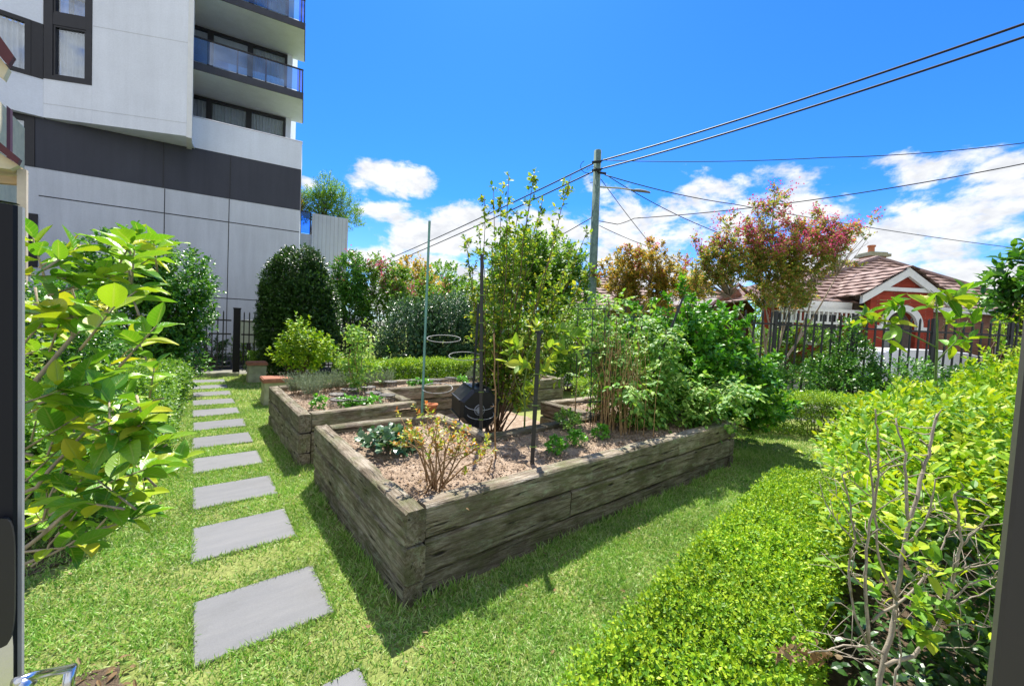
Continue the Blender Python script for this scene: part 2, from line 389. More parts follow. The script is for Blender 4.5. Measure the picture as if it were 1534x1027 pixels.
MASPH = plain('asphalt', (.05, .05, .052), .9, .2, var=.15, scale=30, bs=.6)
MCREAM = plain('cream_paint', (.72, .62, .42), .6); MMAROON = plain('maroon_paint', (.11, .025, .03), .5)
MWPAINT = plain('white_paint', (.78, .78, .76), .55, .4, var=.05)
MRED = brick_mat('red_brick', (.36, .055, .03), (.28, .042, .024), (.3, .11, .08)); MBROWN = brick_mat('brown_brick', (.3, .16, .1), (.24, .12, .08), (.36, .28, .22))
MTILE = tile_mat('roof_tile', ((.2, .125, .1), (.28, .19, .16), (.38, .29, .25))); MTILEG = tile_mat('grey_roof', ((.3, .27, .26), (.36, .33, .32), (.42, .4, .39)))
from mathutils import noise as mnoise
# ------------------------------------------------------------------ light and sky
SUN = Vector((.31, .47, 1.0)).normalized()
el = math.asin(SUN.z); az = math.atan2(SUN.x, SUN.y)
sun = bpy.data.lights.new('sun', 'SUN'); sun.energy = 4.65; sun.angle = R(.53); sun.color = (1, .95, .86)
so = bpy.data.objects.new('sun', sun); COL.objects.link(so)
so.rotation_euler = SUN.to_track_quat('Z', 'Y').to_euler(); so.location = (5, 8, 30)
w = bpy.data.worlds.new('World'); sc.world = w; w.use_nodes = True
nt = w.node_tree; nt.nodes.clear()
wo = nt.nodes.new('ShaderNodeOutputWorld'); bg = nt.nodes.new('ShaderNodeBackground'); lk(nt, bg.outputs[0], wo.inputs[0])
sky = nt.nodes.new('ShaderNodeTexSky'); sky.sky_type = 'NISHITA'; sky.sun_disc = False
sky.sun_elevation = el; sky.sun_rotation = az; sky.air_density = 1.0; sky.dust_density = .25; sky.ozone_density = 4.0
bg.inputs['Strength'].default_value = .13
tc = nt.nodes.new('ShaderNodeTexCoord'); dirv = tc.outputs['Generated']
sx = nt.nodes.new('ShaderNodeSeparateXYZ'); lk(nt, dirv, sx.inputs[0])
def mth(op, a, b=None, clamp=False):
    n = nt.nodes.new('ShaderNodeMath'); n.operation = op; n.use_clamp = clamp
    for i, v in enumerate((a, b)):
        if v is None: continue
        if hasattr(v, 'links'): lk(nt, v, n.inputs[i])
        else: n.inputs[i].default_value = v
    return n.outputs[0]
azn = mth('ARCTAN2', sx.outputs[0], sx.outputs[1]); eln = mth('ARCSINE', sx.outputs[2])
def azel(px, py):
    r = ray(px, py); r = r/np.linalg.norm(r); return math.atan2(r[0], r[1]), math.asin(r[2])
# clouds: centre and half size in degrees of the sky, then broken up by noise
CL = [(578, 268, 62, 26), (584, 320, 42, 20), (655, 355, 95, 34), (560, 385, 60, 18), (655, 405, 130, 30), (745, 360, 95, 42), (820, 350, 60, 26),
      (965, 330, 115, 46), (1070, 325, 140, 50), (1170, 320, 90, 32), (1410, 340, 160, 40), (1490, 305, 90, 40), (1300, 375, 110, 28),
      (1400, 245, 90, 26), (1500, 255, 60, 24), (1430, 415, 150, 22), (470, 380, 40, 22), (458, 274, 22, 10), (700, 450, 200, 22), (1010, 410, 160, 30), (1250, 400, 110, 30)]
dens = None; low = None
for (px, py, hw, hh) in CL:
    a0, e0 = azel(px, py); a1, _ = azel(px+hw, py); a2, _ = azel(px-hw, py); _, e1 = azel(px, py-hh); _, e2 = azel(px, py+hh)
    wa = abs(a1-a2)/2*1.1; we = abs(e1-e2)/2*1.1
    da = mth('DIVIDE', mth('SUBTRACT', azn, a0), wa); de = mth('DIVIDE', mth('SUBTRACT', eln, e0), we)
    q = mth('SUBTRACT', 1.0, mth('ADD', mth('MULTIPLY', da, da), mth('MULTIPLY', de, de)))
    dens = q if dens is None else mth('SMOOTH_MAX', dens, q) if False else mth('MAXIMUM', dens, q)
dens = mth('MAXIMUM', dens, -1.6)
mp = nt.nodes.new('ShaderNodeMapping'); mp.inputs['Scale'].default_value = (1, 1, 1.9); lk(nt, dirv, mp.inputs['Vector'])
n1 = noise(nt, mp.outputs[0], 7.5, 9, .62, .15).outputs['Fac']; n2 = noise(nt, mp.outputs[0], 3.2, 5, .6).outputs['Fac']; n3 = noise(nt, mp.outputs[0], 16, 7, .6).outputs['Fac']
# unseen cumulus added behind the lens, to lift the shade with neutral light
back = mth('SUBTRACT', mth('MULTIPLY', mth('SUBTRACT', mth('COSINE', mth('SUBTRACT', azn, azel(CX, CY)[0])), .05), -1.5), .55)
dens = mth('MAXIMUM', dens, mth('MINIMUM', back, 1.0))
f = mth('ADD', mth('MULTIPLY', mth('ADD', dens, .22), .5), mth('ADD', mth('MULTIPLY', mth('SUBTRACT', n1, .5), 3.3), mth('MULTIPLY', mth('SUBTRACT', n2, .5), 1.3)))
mask = maprange(nt, f, -.05, .5); nt.nodes[-1].interpolation_type = 'SMOOTHSTEP'
# cloud tones, shared by the unseen cloud added out of view
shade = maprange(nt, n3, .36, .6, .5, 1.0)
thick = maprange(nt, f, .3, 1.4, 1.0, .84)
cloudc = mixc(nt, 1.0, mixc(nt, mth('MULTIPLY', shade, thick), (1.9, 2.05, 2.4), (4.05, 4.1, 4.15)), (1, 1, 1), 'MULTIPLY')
haze = maprange(nt, sx.outputs[2], 0.0, .22, .0, .0)
skyc = mixc(nt, 1.0, sky.outputs[0], mixc(nt, maprange(nt, sx.outputs[2], 0.0, .3), (.46, .62, .86), (.135, .44, .83)), 'MULTIPLY')
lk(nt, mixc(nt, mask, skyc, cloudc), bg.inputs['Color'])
sc.view_settings.view_transform = 'Standard'; sc.view_settings.look = 'None'; sc.view_settings.exposure = 1.12; sc.view_settings.gamma = 1
cy = sc.cycles; cy.max_bounces = 7; cy.diffuse_bounces = 3; cy.glossy_bounces = 3; cy.transmission_bounces = 4; cy.transparent_max_bounces = 10
cy.caustics_reflective = False; cy.caustics_refractive = False; cy.sample_clamp_indirect = 6
try: cy.use_denoising = True
except Exception: pass

# ------------------------------------------------------------------ ground
def sheet(name, P, z, mat):
    g = Geo(); g.add([(*p, z) for p in P], [tuple(range(len(P)))]); return tag(g.build(name, mat), kind='structure')
sheet('ground', [(-400, -400), (700, -400), (700, 700), (-400, 700)], -.012, plain('far_ground', (.2, .195, .16), .95, .1, var=.3, scale=.5))
g = Geo(); nx, ny = 130, 140
xs = np.linspace(-3.2, 9.8, nx); ys = np.linspace(-.6, 12.6, ny)
def gz(x, y): return .012*mnoise.noise((x*1.3, y*1.3, 0))+.005*mnoise.noise((x*5, y*5, 3))
V = [(x, y, gz(x, y)*.3-.008) for y in ys for x in xs]
g.add(V, [(j*nx+i, j*nx+i+1, (j+1)*nx+i+1, (j+1)*nx+i) for j in range(ny-1) for i in range(nx-1)])
tag(g.build('lawn', MLAWN, smooth=True), kind='structure')
# the street and the rising yard over the road
g = Geo(); P = [UV(-60, 11.2, 0), UV(60, 11.2, 0), UV(60, 14.9, 0), UV(-60, 14.9, 0)]; g.add(P, [(0, 1, 2, 3)]); tag(g.build('road', MASPH), kind='structure')
g = Geo(); g.hexa([UV(-60, 14.9, -.1), UV(60, 14.9, -.1), UV(60, 15.05, -.1), UV(-60, 15.05, -.1), UV(-60, 14.9, .13), UV(60, 14.9, .13), UV(60, 15.05, .13), UV(-60, 15.05, .13)])
tag(g.build('kerb', MCONC), kind='structure')
g = Geo(); prof = [(15.05, .12), (16.3, .16), (17, .6), (19, .72), (60, .8)]
for (v0, z0), (v1, z1) in zip(prof[:-1], prof[1:]): g.add([UV(-60, v0, z0), UV(60, v0, z0), UV(60, v1, z1), UV(-60, v1, z1)], [(0, 1, 2, 3)])
tag(g.build('far_yard_ground', plain('yard_grass', (.2, .26, .06), .95, .1, var=.3, scale=2)), kind='structure')

# ------------------------------------------------------------------ pavers
PY = [1.25, 2.18, 3.13, 3.985, 4.9, 5.8, 6.68, 7.58, 8.48, 9.38, 10.28, 11.18]
order = ['paver cut off by the bottom edge of the photo', 'big front paver with its whole outline in view, beside the bed corner shadow', 'paver beside the middle of the left side of the front bed',
         'paver level with the gap between the two timber beds', 'paver beside the near corner of the back timber bed', 'paver beside the middle of the back timber bed',
         'paver beside the far left corner of the back timber bed', 'eighth paver up the path, just beyond the back bed corner', 'ninth paver up the path, beside the nearer stone plinth',
         'third from last paver before the garden gate', 'second from last paver before the garden gate', 'last paver at the far end of the path, by the gate']
for k, y in enumerate(PY):
    wd, ln = .6, .505; g = Geo(); b = .005; z = .006
    x0, x1, y0, y1 = -wd/2, wd/2, -ln/2, ln/2
    V = [(x0, y0, -.04), (x1, y0, -.04), (x1, y1, -.04), (x0, y1, -.04), (x0, y0, z-b), (x1, y0, z-b), (x1, y1, z-b), (x0, y1, z-b), (x0+b, y0+b, z), (x1-b, y0+b, z), (x1-b, y1-b, z), (x0+b, y1-b, z)]
    g.add(V, [(3, 2, 1, 0)]+[(i, (i+1) % 4, 4+(i+1) % 4, 4+i) for i in range(4)]+[(4+i, 4+(i+1) % 4, 8+(i+1) % 4, 8+i) for i in range(4)]+[(8, 9, 10, 11)])
    o = g.build('paver', MPAVE, loc=(0, 0, 0)); o.location = (.32+.006*math.sin(k*2.3), y+ln/2, .0); o.rotation_euler = (.004*math.sin(k), .004*math.cos(k*1.7), R(.5)*math.sin(k*1.9))
    tag(o, 'grey bluestone '+order[k], 'paver', 'stepping pavers of the lawn path')

# ------------------------------------------------------------------ raised beds
def sleeper(parent, p0, p1, z0, z1, th=.12, seed=0, sag=.0):
    """one railway sleeper from p0 to p1 (centre line), with worn arrises"""
    p0 = np.array(p0, float); p1 = np.array(p1, float); L = np.linalg.norm(p1-p0); yaw = math.atan2(p1[1]-p0[1], p1[0]-p0[0])
    h = z1-z0; ns = max(6, int(L/.05)); c = .014
    ringp = []
    for (ax, ay, bx, by) in ((-1, -1, 1, -1), (1, -1, 1, 1), (1, 1, -1, 1), (-1, 1, -1, -1)):
        for t in (0.0, .33, .66, 1.0):
            ringp.append((ax+(bx-ax)*t, ay+(by-ay)*t))
    pts = []
    for (a, b) in ringp:
        y = a*th/2; z = b*h/2
        if abs(a) == 1 and abs(b) == 1: pass
        pts.append((y, z))
    # chamfer: pull the doubled corner points apart
    q = []
    for i, (y, z) in enumerate(pts):
        nxt = pts[(i+1) % 16]; prv = pts[i-1]
        if i % 4 == 0: d = np.array(nxt)-np.array((y, z)); d = d/np.linalg.norm(d)*c; q.append((y+d[0], z+d[1]))
        elif i % 4 == 3: d = np.array(prv)-np.array((y, z)); d = d/np.linalg.norm(d)*c; q.append((y+d[0], z+d[1]))
        else: q.append((y, z))
    V = []; m = 16
    for s in range(ns+1):
        x = -L/2+L*s/ns
        for (y, z) in q:
            k = (x*2.2+seed*7.3, y*9, z*9+seed)
            d = .006*mnoise.noise(k)+.004*mnoise.noise((x*9+seed, y*30, z*30))
            chip = max(0, mnoise.noise((x*3.1+seed*3, z*4, y*4+9))-.35)*.05
            r = math.hypot(y, z)
            f = 1+(d-chip*(1 if z > 0 else .3))/max(r, .03)
            V.append((x+(.008*mnoise.noise((y*25, z*25, seed)) if s in (0, ns) else 0), y*f, z*f-sag*(1-(2*x/L)**2)))
    F = [(s*m+k, s*m+(k+1) % m, (s+1)*m+(k+1) % m, (s+1)*m+k) for s in range(ns) for k in range(m)]
    F = [f[::-1] for f in F]
    F += [tuple(range(m)), tuple(range(ns*m+m-1, ns*m-1, -1))]
    gg = Geo(); gg.add(V, F); o = gg.build('sleeper', MT, loc=(0, 0, 0)); o.parent = parent
    mid = (p0+p1)/2; oo = origin(parent); o.location = (mid[0]-oo[0], mid[1]-oo[1], (z0+z1)/2-oo[2]); o.rotation_euler = (R(.5)*math.sin(seed*3.1), R(.22)*math.sin(seed*5.7), yaw)
    return o
ZC = [(.355, .552), (.136, .344), (-.07, .126)]
fb = thing('raised_garden_bed', (.93, 2.0, 0), 'front raised bed of weathered mossy sleepers, its near corner pointing at the camera', 'garden bed', 'timber sleeper beds')
sd = 1
for c, (z0, z1) in enumerate(ZC):
    sleeper(fb, (.99, 1.985-.01*(c == 1)), (.99+.005*c, 4.1), z0, z1, .125, sd); sd += 1
for c, spl in enumerate(([1.056, 3.95, 5.2], [1.058, 2.31, 5.22], [1.056, 3.7, 5.2])):
    for a, b in zip(spl[:-1], spl[1:]):
        sleeper(fb, (a+.005, 2.068+.008*(c == 2)), (b-.005, 2.068), *ZC[c], .13, sd); sd += 1
for c, (z0, z1) in enumerate(ZC):
    sleeper(fb, (5.285, 2.0), (5.285, 4.08), z0, z1, .125, sd); sd += 1
    sleeper(fb, (1.058, 4.03), (2.16, 4.03), z0, z1, .13, sd); sd += 1
    sleeper(fb, (2.23, 3.06), (2.23, 4.09), z0-.004, z1-.004, .13, sd); sd += 1
    sleeper(fb, (2.3, 3.12), (3.93, 3.19), z0-.015, z1-.03, .14, sd, .0); sd += 1
    sleeper(fb, (4.0, 3.12), (4.0, 4.09), z0-.004, z1-.004, .13, sd); sd += 1
    sleeper(fb, (4.07, 4.03), (5.215, 4.03), z0, z1, .13, sd); sd += 1
bb = thing('raised_garden_bed', (.9, 4.65, 0), 'back raised bed of weathered timber sleepers, L shaped, holding wire cloches and grey herbs', 'garden bed', 'timber sleeper beds')
for c, (z0, z1) in enumerate(ZC):
    sleeper(bb, (.955, 4.62), (.955, 6.72), z0, z1, .125, sd); sd += 1
    sleeper(bb, (1.02, 4.70), (2.32, 4.86), z0, z1, .13, sd); sd += 1
    sleeper(bb, (2.27, 4.95), (2.27, 5.85), z0+.002, z1+.002, .13, sd); sd += 1
    sleeper(bb, (2.2, 5.93), (4.3, 5.93), z0, z1, .13, sd); sd += 1
    sleeper(bb, (4.305, 5.93), (6.3, 5.93), z0, z1, .13, sd); sd += 1
    sleeper(bb, (1.02, 6.68), (3.6, 6.68), z0, z1, .13, sd); sd += 1
    sleeper(bb, (3.605, 6.68), (6.3, 6.68), z0, z1, .13, sd); sd += 1
    sleeper(bb, (6.24, 6.0), (6.24, 6.61), z0, z1, .13, sd); sd += 1
def soil(rects, z, seed):
    g = Geo(); r = np.random.default_rng(seed)
    for (x0, y0, x1, y1) in rects:
        nx = int((x1-x0)/.05)+2; ny = int((y1-y0)/.05)+2
        V = [(x, y, z+.028*mnoise.noise((x*3, y*3, seed))+.014*mnoise.noise((x*14, y*14, seed))) for y in np.linspace(y0, y1, ny) for x in np.linspace(x0, x1, nx)]
        g.add(V, [(j*nx+i, j*nx+i+1, (j+1)*nx+i+1, (j+1)*nx+i) for j in range(ny-1) for i in range(nx-1)])
        n = int((x1-x0)*(y1-y0)*2600)
        P = np.stack([r.uniform(x0+.01, x1-.01, n), r.uniform(y0+.01, y1-.01, n), z+r.uniform(-.012, .03, n)], 1)
        A = rand_unit(n, r)*[1, 1, .3]; g.leaves(P, A, UP+.6*rand_unit(n, r), r.uniform(.008, .035, n), r.uniform(.002, .007, n), 'chip')
    return tag(g.build('soil', MSOIL), kind='stuff')
soil([(1.04, 2.12, 2.18, 3.98), (2.18, 2.12, 3.96, 3.08), (3.96, 2.12, 5.23, 3.98)], .47, 3)
soil([(1.0, 4.72, 2.22, 6.63), (2.22, 5.98, 6.2, 6.63)], .475, 5)
g = Geo(); n = 46; xs = np.linspace(2.25, 4.6, n); ys = np.linspace(3.2, 5.9, n)
g.add([(x, y, .035+.03*mnoise.noise((x*4, y*4, 1))) for y in ys for x in xs], [(j*n+i, j*n+i+1, (j+1)*n+i+1, (j+1)*n+i) for j in range(n-1) for i in range(n-1)])
tag(g.build('bare_earth', MSOIL), kind='structure')

# ------------------------------------------------------------------ grass
BEDS = [(.92, 1.98, 5.36, 4.1), (.88, 4.62, 6.32, 6.75), (2.1, 3.1, 4.1, 6.0)]
def grass_pts(n, x0, x1, y0, y1, r):
    P = np.stack([r.uniform(x0, x1, n), r.uniform(y0, y1, n)], 1); k = np.ones(n, bool)
    for y in PY: k &= ~((P[:, 0] > .022) & (P[:, 0] < .618) & (P[:, 1] > y+.002) & (P[:, 1] < y+.503))
    for a in BEDS: k &= ~((P[:, 0] > a[0]) & (P[:, 0] < a[2]) & (P[:, 1] > a[1]) & (P[:, 1] < a[3]))
    k &= ~(((P[:, 0]+.33)**2/.018+(P[:, 1]-2.26)**2/.028 < 1+.5*np.sin(P[:, 0]*60)) & (r.uniform(0, 1, n) < .8))
    return P[k]
r = np.random.default_rng(11); g = Geo()
zones = [(95000, -1.1, 3.0, .9, 3.2, .04, .0027), (30000, 1.0, 4.4, .9, 2.1, .04, .0028), (62000, -1.2, 1.1, 3.2, 5.6, .04, .0032), (42000, -1.0, 1.3, 5.6, 8.6, .036, .0036),
         (34000, -.6, 4.5, 8.4, 12.4, .04, .0055), (42000, 3.0, 6.6, .9, 2.2, .036, .0032), (34000, 5.2, 9.0, 1.2, 4.5, .036, .005), (9000, 1.2, 6.5, 6.7, 8.4, .036, .0055)]
for (n, x0, x1, y0, y1, ln, wd) in zones:
    P2 = grass_pts(n, x0, x1, y0, y1, r); n = len(P2)
    pat = np.array([mnoise.noise((p[0]*2.2, p[1]*2.2, 0))+.5*mnoise.noise((p[0]*7, p[1]*7, 4)) for p in P2])
    keep = r.uniform(0, 1, n) < .80+.7*pat; P2 = P2[keep]; pat = pat[keep]; n = len(P2)
    P = np.concatenate([P2, np.full((n, 1), -.008)], 1)
    A = norm(UP*r.uniform(.35, 1.2, n)[:, None]+rand_unit(n, r)*[1, 1, .1])
    g.leaves(P, A, np.cross(A, rand_unit(n, r)), ln*r.uniform(.55, 1.25, n)*(1+.4*pat), wd*r.uniform(.7, 1.3, n)*2, 'blade', r.uniform(.3, 2.0, n))
# blades that lean over the paver edges and longer tufts along the timber
for y in PY:
    n = 900 if y < 5 else 420; e = r.integers(0, 4, n); t_ = r.uniform(0, 1, n); o_ = r.uniform(-.004, .02, n)
    x = np.where(e == 0, .02-o_, np.where(e == 1, .62+o_, .02+.6*t_)); yy = np.where(e == 2, y-o_, np.where(e == 3, y+.505+o_, y+.505*t_)); P = np.stack([x, yy, np.full(n, -.006)], 1)
    inw = np.stack([.32-x, y+.25-yy, np.zeros(n)], 1); A = norm(UP*r.uniform(.5, 1.3, n)[:, None]+norm(inw)*r.uniform(-.3, .9, n)[:, None]+rand_unit(n, r)*.5); g.leaves(P, A, np.cross(A, rand_unit(n, r)), r.uniform(.02, .042, n), .0046 if y < 5 else .007, 'blade', r.uniform(.3, 2, n))
n = 2600; e = r.uniform(0, 1, n); x = np.where(e < .6, r.uniform(1.0, 5.3, n), r.uniform(.885, .925, n)); y = np.where(e < .6, 1.995-r.uniform(0, .05, n), r.uniform(1.95, 6.6, n)); k = mnoise and np.array([mnoise.noise((a*3, b*3, 2)) > -.15 for a, b in zip(x, y)])
P = np.stack([x, y, np.full(n, -.005)], 1)[k]; n = len(P); A = norm(UP*1.2+rand_unit(n, r)*.7); g.leaves(P, A, np.cross(A, rand_unit(n, r)), r.uniform(.03, .095, n), .006, 'blade', r.uniform(.3, 2, n))
MGRASS = leafmat('grass_blades', [(.1, .27, .03), (.2, .4, .06), (.3, .48, .105), (.41, .53, .18), (.5, .53, .28)], .3, .5, .35, (1.1, 1.1, .6), 1.4)
tag(g.build('grass', MGRASS), kind='stuff')
# ------------------------------------------------------------------ vertical wall planes
class Wall:
    """an upright plane through P0, running at angle a to the right; s along it, y into the building"""
    def __init__(s, P0, a): s.P = np.array([P0[0], P0[1], 0.0]); s.t = arr(math.cos(a), math.sin(a), 0); s.n = arr(-math.sin(a), math.cos(a), 0); s.a = a
    def hit(s, px, py, y=0.0):
        r = ray(px, py); k = ((s.P+s.n*y-C0) @ s.n)/(r @ s.n); q = C0+r*k
        return (q-s.P) @ s.t, q[2]
    def at(s, a, y, z): return s.P+s.t*a+s.n*y+UP*z
    def box(s, g, s0, s1, y0, y1, z0, z1):
        g.hexa([s.at(s0, y0, z0), s.at(s1, y0, z0), s.at(s1, y1, z0), s.at(s0, y1, z0), s.at(s0, y0, z1), s.at(s1, y0, z1), s.at(s1, y1, z1), s.at(s0, y1, z1)]); return g
def wbox(name, W, mat, par, *b): return W.box(Geo(), *b).build(name, mat, par)
def curtain(W, par, s0, s1, y, z0, z1, mat=MCURT, folds=True, per=.11):
    g = Geo(); n = max(4, int((s1-s0)/per*8)) if folds else 1; V = []
    for i in range(n+1):
        x = s0+(s1-s0)*i/n; d = .035*math.sin(i/8*6.283)+.012*math.sin(i*.37) if folds else 0
        V += [W.at(x, y+d, z0), W.at(x, y+d, z1)]
    g.add(V, [(2*i, 2*i+2, 2*i+3, 2*i+1) for i in range(n)]); return g.build('curtain' if folds else 'blind', mat, par)
def window(W, par, s0, s1, z0, z1, y=0.0, fr=.09, cur='curtain', mull=(), depth=.14):
    """frame of four rails (and mullions), a pane, and what hangs behind it"""
    g = Geo()
    W.box(g, s0, s1, y-.03, y+depth, z1-fr, z1); W.box(g, s0, s1, y-.03, y+depth, z0, z0+fr)
    W.box(g, s0, s0+fr, y-.03, y+depth, z0+fr, z1-fr); W.box(g, s1-fr, s1, y-.03, y+depth, z0+fr, z1-fr)
    for m in mull: W.box(g, m-fr*.4, m+fr*.4, y-.03, y+depth, z0+fr, z1-fr)
    o = g.build('window', MFRAME, par)
    wbox('pane', W, MGLASS, o, s0+fr*.9, s1-fr*.9, y+.03, y+.036, z0+fr*.9, z1-fr*.9)
    if cur == 'curtain': curtain(W, o, s0+fr, s1-fr, y+.16, z0+fr, z1-fr)
    elif cur == 'blind': curtain(W, o, s0+fr, s1-fr, y+.12, z0+fr+.25*(z1-z0), z1-fr, MBLIND, False)
    return o

# ------------------------------------------------------------------ apartment tower
K = AY(450, 300, 17.5); A0 = R(-11.0)
FA = Wall(K, A0)
tw = thing('apartment_tower', (K[0], K[1], 0), 'pale modern apartment tower with dark band, balconies and jutting white window bay', 'apartment block')
def z_(px, py, W=FA, y=0): return W.hit(px, py, y)[1]
zbt, zbb, zseam, zpar = z_(449, 254), z_(448, 315), z_(451, 348), z_(450, 213)
sL = -13.0; DEEP = 10.0
wbox('lower_wall', FA, MGREYW, tw, sL, 0, 0, DEEP, -.3, zbb)
# panel joints of the lower wall, sunk as thin dark gaskets
g = Geo()
for px, py0 in ((343, 320), (245, 400)): s, _ = FA.hit(px, py0); wbox('panel_joint', FA, MFRAME, tw, s-.012, s+.012, -.004, .05, -.2, zbb-.01)
s3, _ = FA.hit(58, 293); wbox('panel_joint', FA, MFRAME, tw, s3, -.0, -.005, .05, zseam-.016, zseam+.016)
zl = z_(343, 447); wbox('panel_joint', FA, MFRAME, tw, s3, 0, -.005, .05, zl-.014, zl+.014)
sw, _ = FA.hit(53, 174)
wbox('dark_band', FA, MBAND, tw, sw, -.01, -.012, DEEP, zbb+.003, zbt)
for px, py in ((245, 250), (345, 270)): s, _ = FA.hit(px, py); wbox('panel_joint', FA, MFRAME, tw, s-.012, s+.012, -.02, .03, zbb+.01, zbt-.01)
# window at the left end of the dark band and the dark opening lower down
s0, z0 = FA.hit(-40, 235); s1, _ = FA.hit(52, 240)
window(FA, tw, s0, sw-.005, zbb+.01, zbt, 0.0, .22, 'blind')
wbox('wall_behind_band', FA, MBAND, tw, sL, s0, -.0, .3, zbb+.004, zbt)
s0, z1 = FA.hit(34, 318); s1, _ = FA.hit(57, 318); _, z0 = FA.hit(40, 350)
wbox('window', FA, MFRAME, tw, s0-.6, s1, -.02, .1, z0-1.0, z1)
# parapet over the band
wbox('parapet', FA, MWHITE, tw, -7.5, 0, -.02, .22, zbt+.003, zpar)
wbox('parapet', FA, MWHITE, tw, -.22, 0, .223, 2.4, zbt+.003, zpar-.003)
wbox('coping', FA, MALU, tw, -7.5, .02, -.035, .24, zpar+.002, zpar+.035)
# recessed storeys behind
YR = 2.05
sr, zr = FA.hit(428, 178, YR); sp, _ = FA.hit(436, 178, YR)
ztop = 21.0
slabs = []
for (pa, pb) in (((450, 138), (450, 148)), ((449, 32), (449, 42))): slabs.append((z_(*pb), z_(*pa)))
fl = slabs[1][0]-slabs[0][0]; slabs.append((slabs[1][0]+fl, slabs[1][1]+fl))
wbox('core_wall', FA, MWHITE, tw, -7.5, sp, YR+.25, DEEP, zbt+.004, ztop)
wbox('end_pier', FA, MWHITE, tw, sr+.01, sp, YR-.02, YR+.248, zbt+.004, ztop)
zs = zpar-.25
prev = zpar-.4
for k, (zb, zt) in enumerate(slabs):
    # glazing under this slab
    h0 = prev; h1 = zb-.02
    n = 5; xs = np.linspace(-7.2, sr, 6)
    for a, b in zip(xs[:-1], xs[1:]): window(FA, tw, a, b, h0+.02, h1, YR, .09, 'curtain' if k == 0 else ('blind' if (a*7) % 2 > .7 else 'curtain'))
    sl = wbox('balcony_slab', FA, MBAND, tw, -7.5, 0, 0, YR+.2, zb+.05, zt)
    wbox('soffit', FA, MWHITE, sl, -7.5, -.03, .03, YR+.2, zb+.02, zb+.048)
    wbox('fascia', FA, MBAND, sl, -7.5, 0, 0.0, .029, zb, zb+.049)
    bl = thing('balustrade', (0, 0, 0), None, None); bl.parent = tw
    hr = z_(447, 103)-slabs[0][1]
    wbox('glass_panel', FA, MBALU, bl, -7.5, -.05, .05, .062, zt+.06, zt+hr); wbox('glass_panel', FA, MBALU, bl, -.062, -.05, .07, YR, zt+.06, zt+hr)
    g = Geo(); FA.box(g, -7.5, -.02, .03, .08, zt+hr+.003, zt+hr+.045); FA.box(g, -.08, -.03, .083, YR, zt+hr+.003, zt+hr+.045); g.build('rail', MFRAME, bl)
    for px in (313, 355, 398, 428, 449):
        s, _ = FA.hit(px, 110); s = min(s, -.03); wbox('baluster', FA, MFRAME, bl, s-.025, s+.025, .064, .1, zt, zt+hr)
    prev = zt
# jutting window bay: a valley fold at F, the right facet swings out towards us
FS, FZ = FA.hit(68, 177); F = FA.at(FS, -.12, 0)
BR = Wall(F, A0-R(16)); BL = Wall(F, 0.0)
s_end, z_b = BR.hit(279, 203); zb = BR.hit(68, 177)[1]
E = BR.at(s_end, 0, 0); E2 = E+FA.n*3.0
LS = -6.0; LE = BL.at(LS, 0, 0)
poly = [F, E, E+FA.n*1.0+FA.t*.05, FA.at(FS+.2, .5, 0), LE+FA.n*3]
Fb = FA.at(FS, .05, 0)
bay = Geo()
zlow = (z_b+zb)/2
P2 = [tuple(p[:2]) for p in (F, E, FA.at((E-K) @ FA.t, .4, 0), FA.at(FS-6, .4, 0), LE)]
# bay carcass is built as walls with openings left for the windows
wz0, wz1 = BR.hit(136, 128)[1], BR.hit(136, 27)[1]
wl, wr = BR.hit(66, 90)[0], BR.hit(138, 90)[0]
up0, up1 = BR.hit(130, 27)[1], ztop
bayo = BR.box(Geo(), wr, s_end, 0, .25, zlow, ztop).build('bay_wall', MWHITE, tw)
BR.box(Geo(), .0, wr-.003, 0, .25, zlow, wz0).build('bay_wall', MWHITE, tw)
g = Geo(); BR.box(g, max(wl, .02), wr-.004, -.02, .24, wz0+.002, wz0+.12); BR.box(g, .02, .24, -.02, .24, wz0+.122, ztop)
BR.box(g, wr-.14, wr-.004, -.02, .24, wz0+.122, ztop); g.build('bay_frame', MFRAME, tw)
zh = BR.hit(107, 42)[1]; zh2 = BR.hit(107, 24)[1]
window(BR, tw, .245, wr-.145, wz0+.125, zh, .03, .05, 'curtain')
wbox('spandrel', BR, MFRAME, tw, .245, wr-.145, -.015, .22, zh+.004, zh2-.004)
window(BR, tw, .245, wr-.145, zh2, zh2+2.4, .03, .05, 'blind')
# left facet: white wall, big window, white wall
lz0 = BL.hit(40, 112)[1]; lz1 = BL.hit(30, 25)[1]
BL.box(Geo(), LS, -.003, 0, .25, zlow, lz0).build('bay_wall', MWHITE, tw)
window(BL, tw, LS, -.24, lz0+.003, lz1, .0, .12, 'curtain')
wbox('bay_frame', BL, MFRAME, tw, -.237, -.004, -.02, .24, lz0+.003, lz1)
BL.box(Geo(), LS, -.004, 0, .25, lz1+.003, ztop).build('bay_wall', MWHITE, tw)
# soffit, right return and seams of the bay
g = Geo(); g.prism([tuple(p[:2]) for p in (BR.at(.02, .26, 0), BR.at(s_end-.02, .26, 0), FA.at((E-K) @ FA.t, -.03, 0), FA.at(FS+.1, -.03, 0))], zlow+.02, zlow+.1); g.build('bay_soffit', MWHITE, tw)
g = Geo(); q = [E+arr(.002, 0, 0), E+arr(.14, -.02, 0), E+arr(.15, 2.6, 0), E+arr(.002, 2.6, 0)]
g.prism([tuple(p[:2]) for p in q], zlow-.03, ztop); g.build('bay_return', MWPAINT, tw)
for py, xx in ((39, 138), (165, 138)):
    zz = BR.hit(xx, py)[1]; wbox('panel_joint', BR, MGREYW, tw, wr if py < 100 else .0, s_end, -.004, .02, zz-.012, zz+.012)

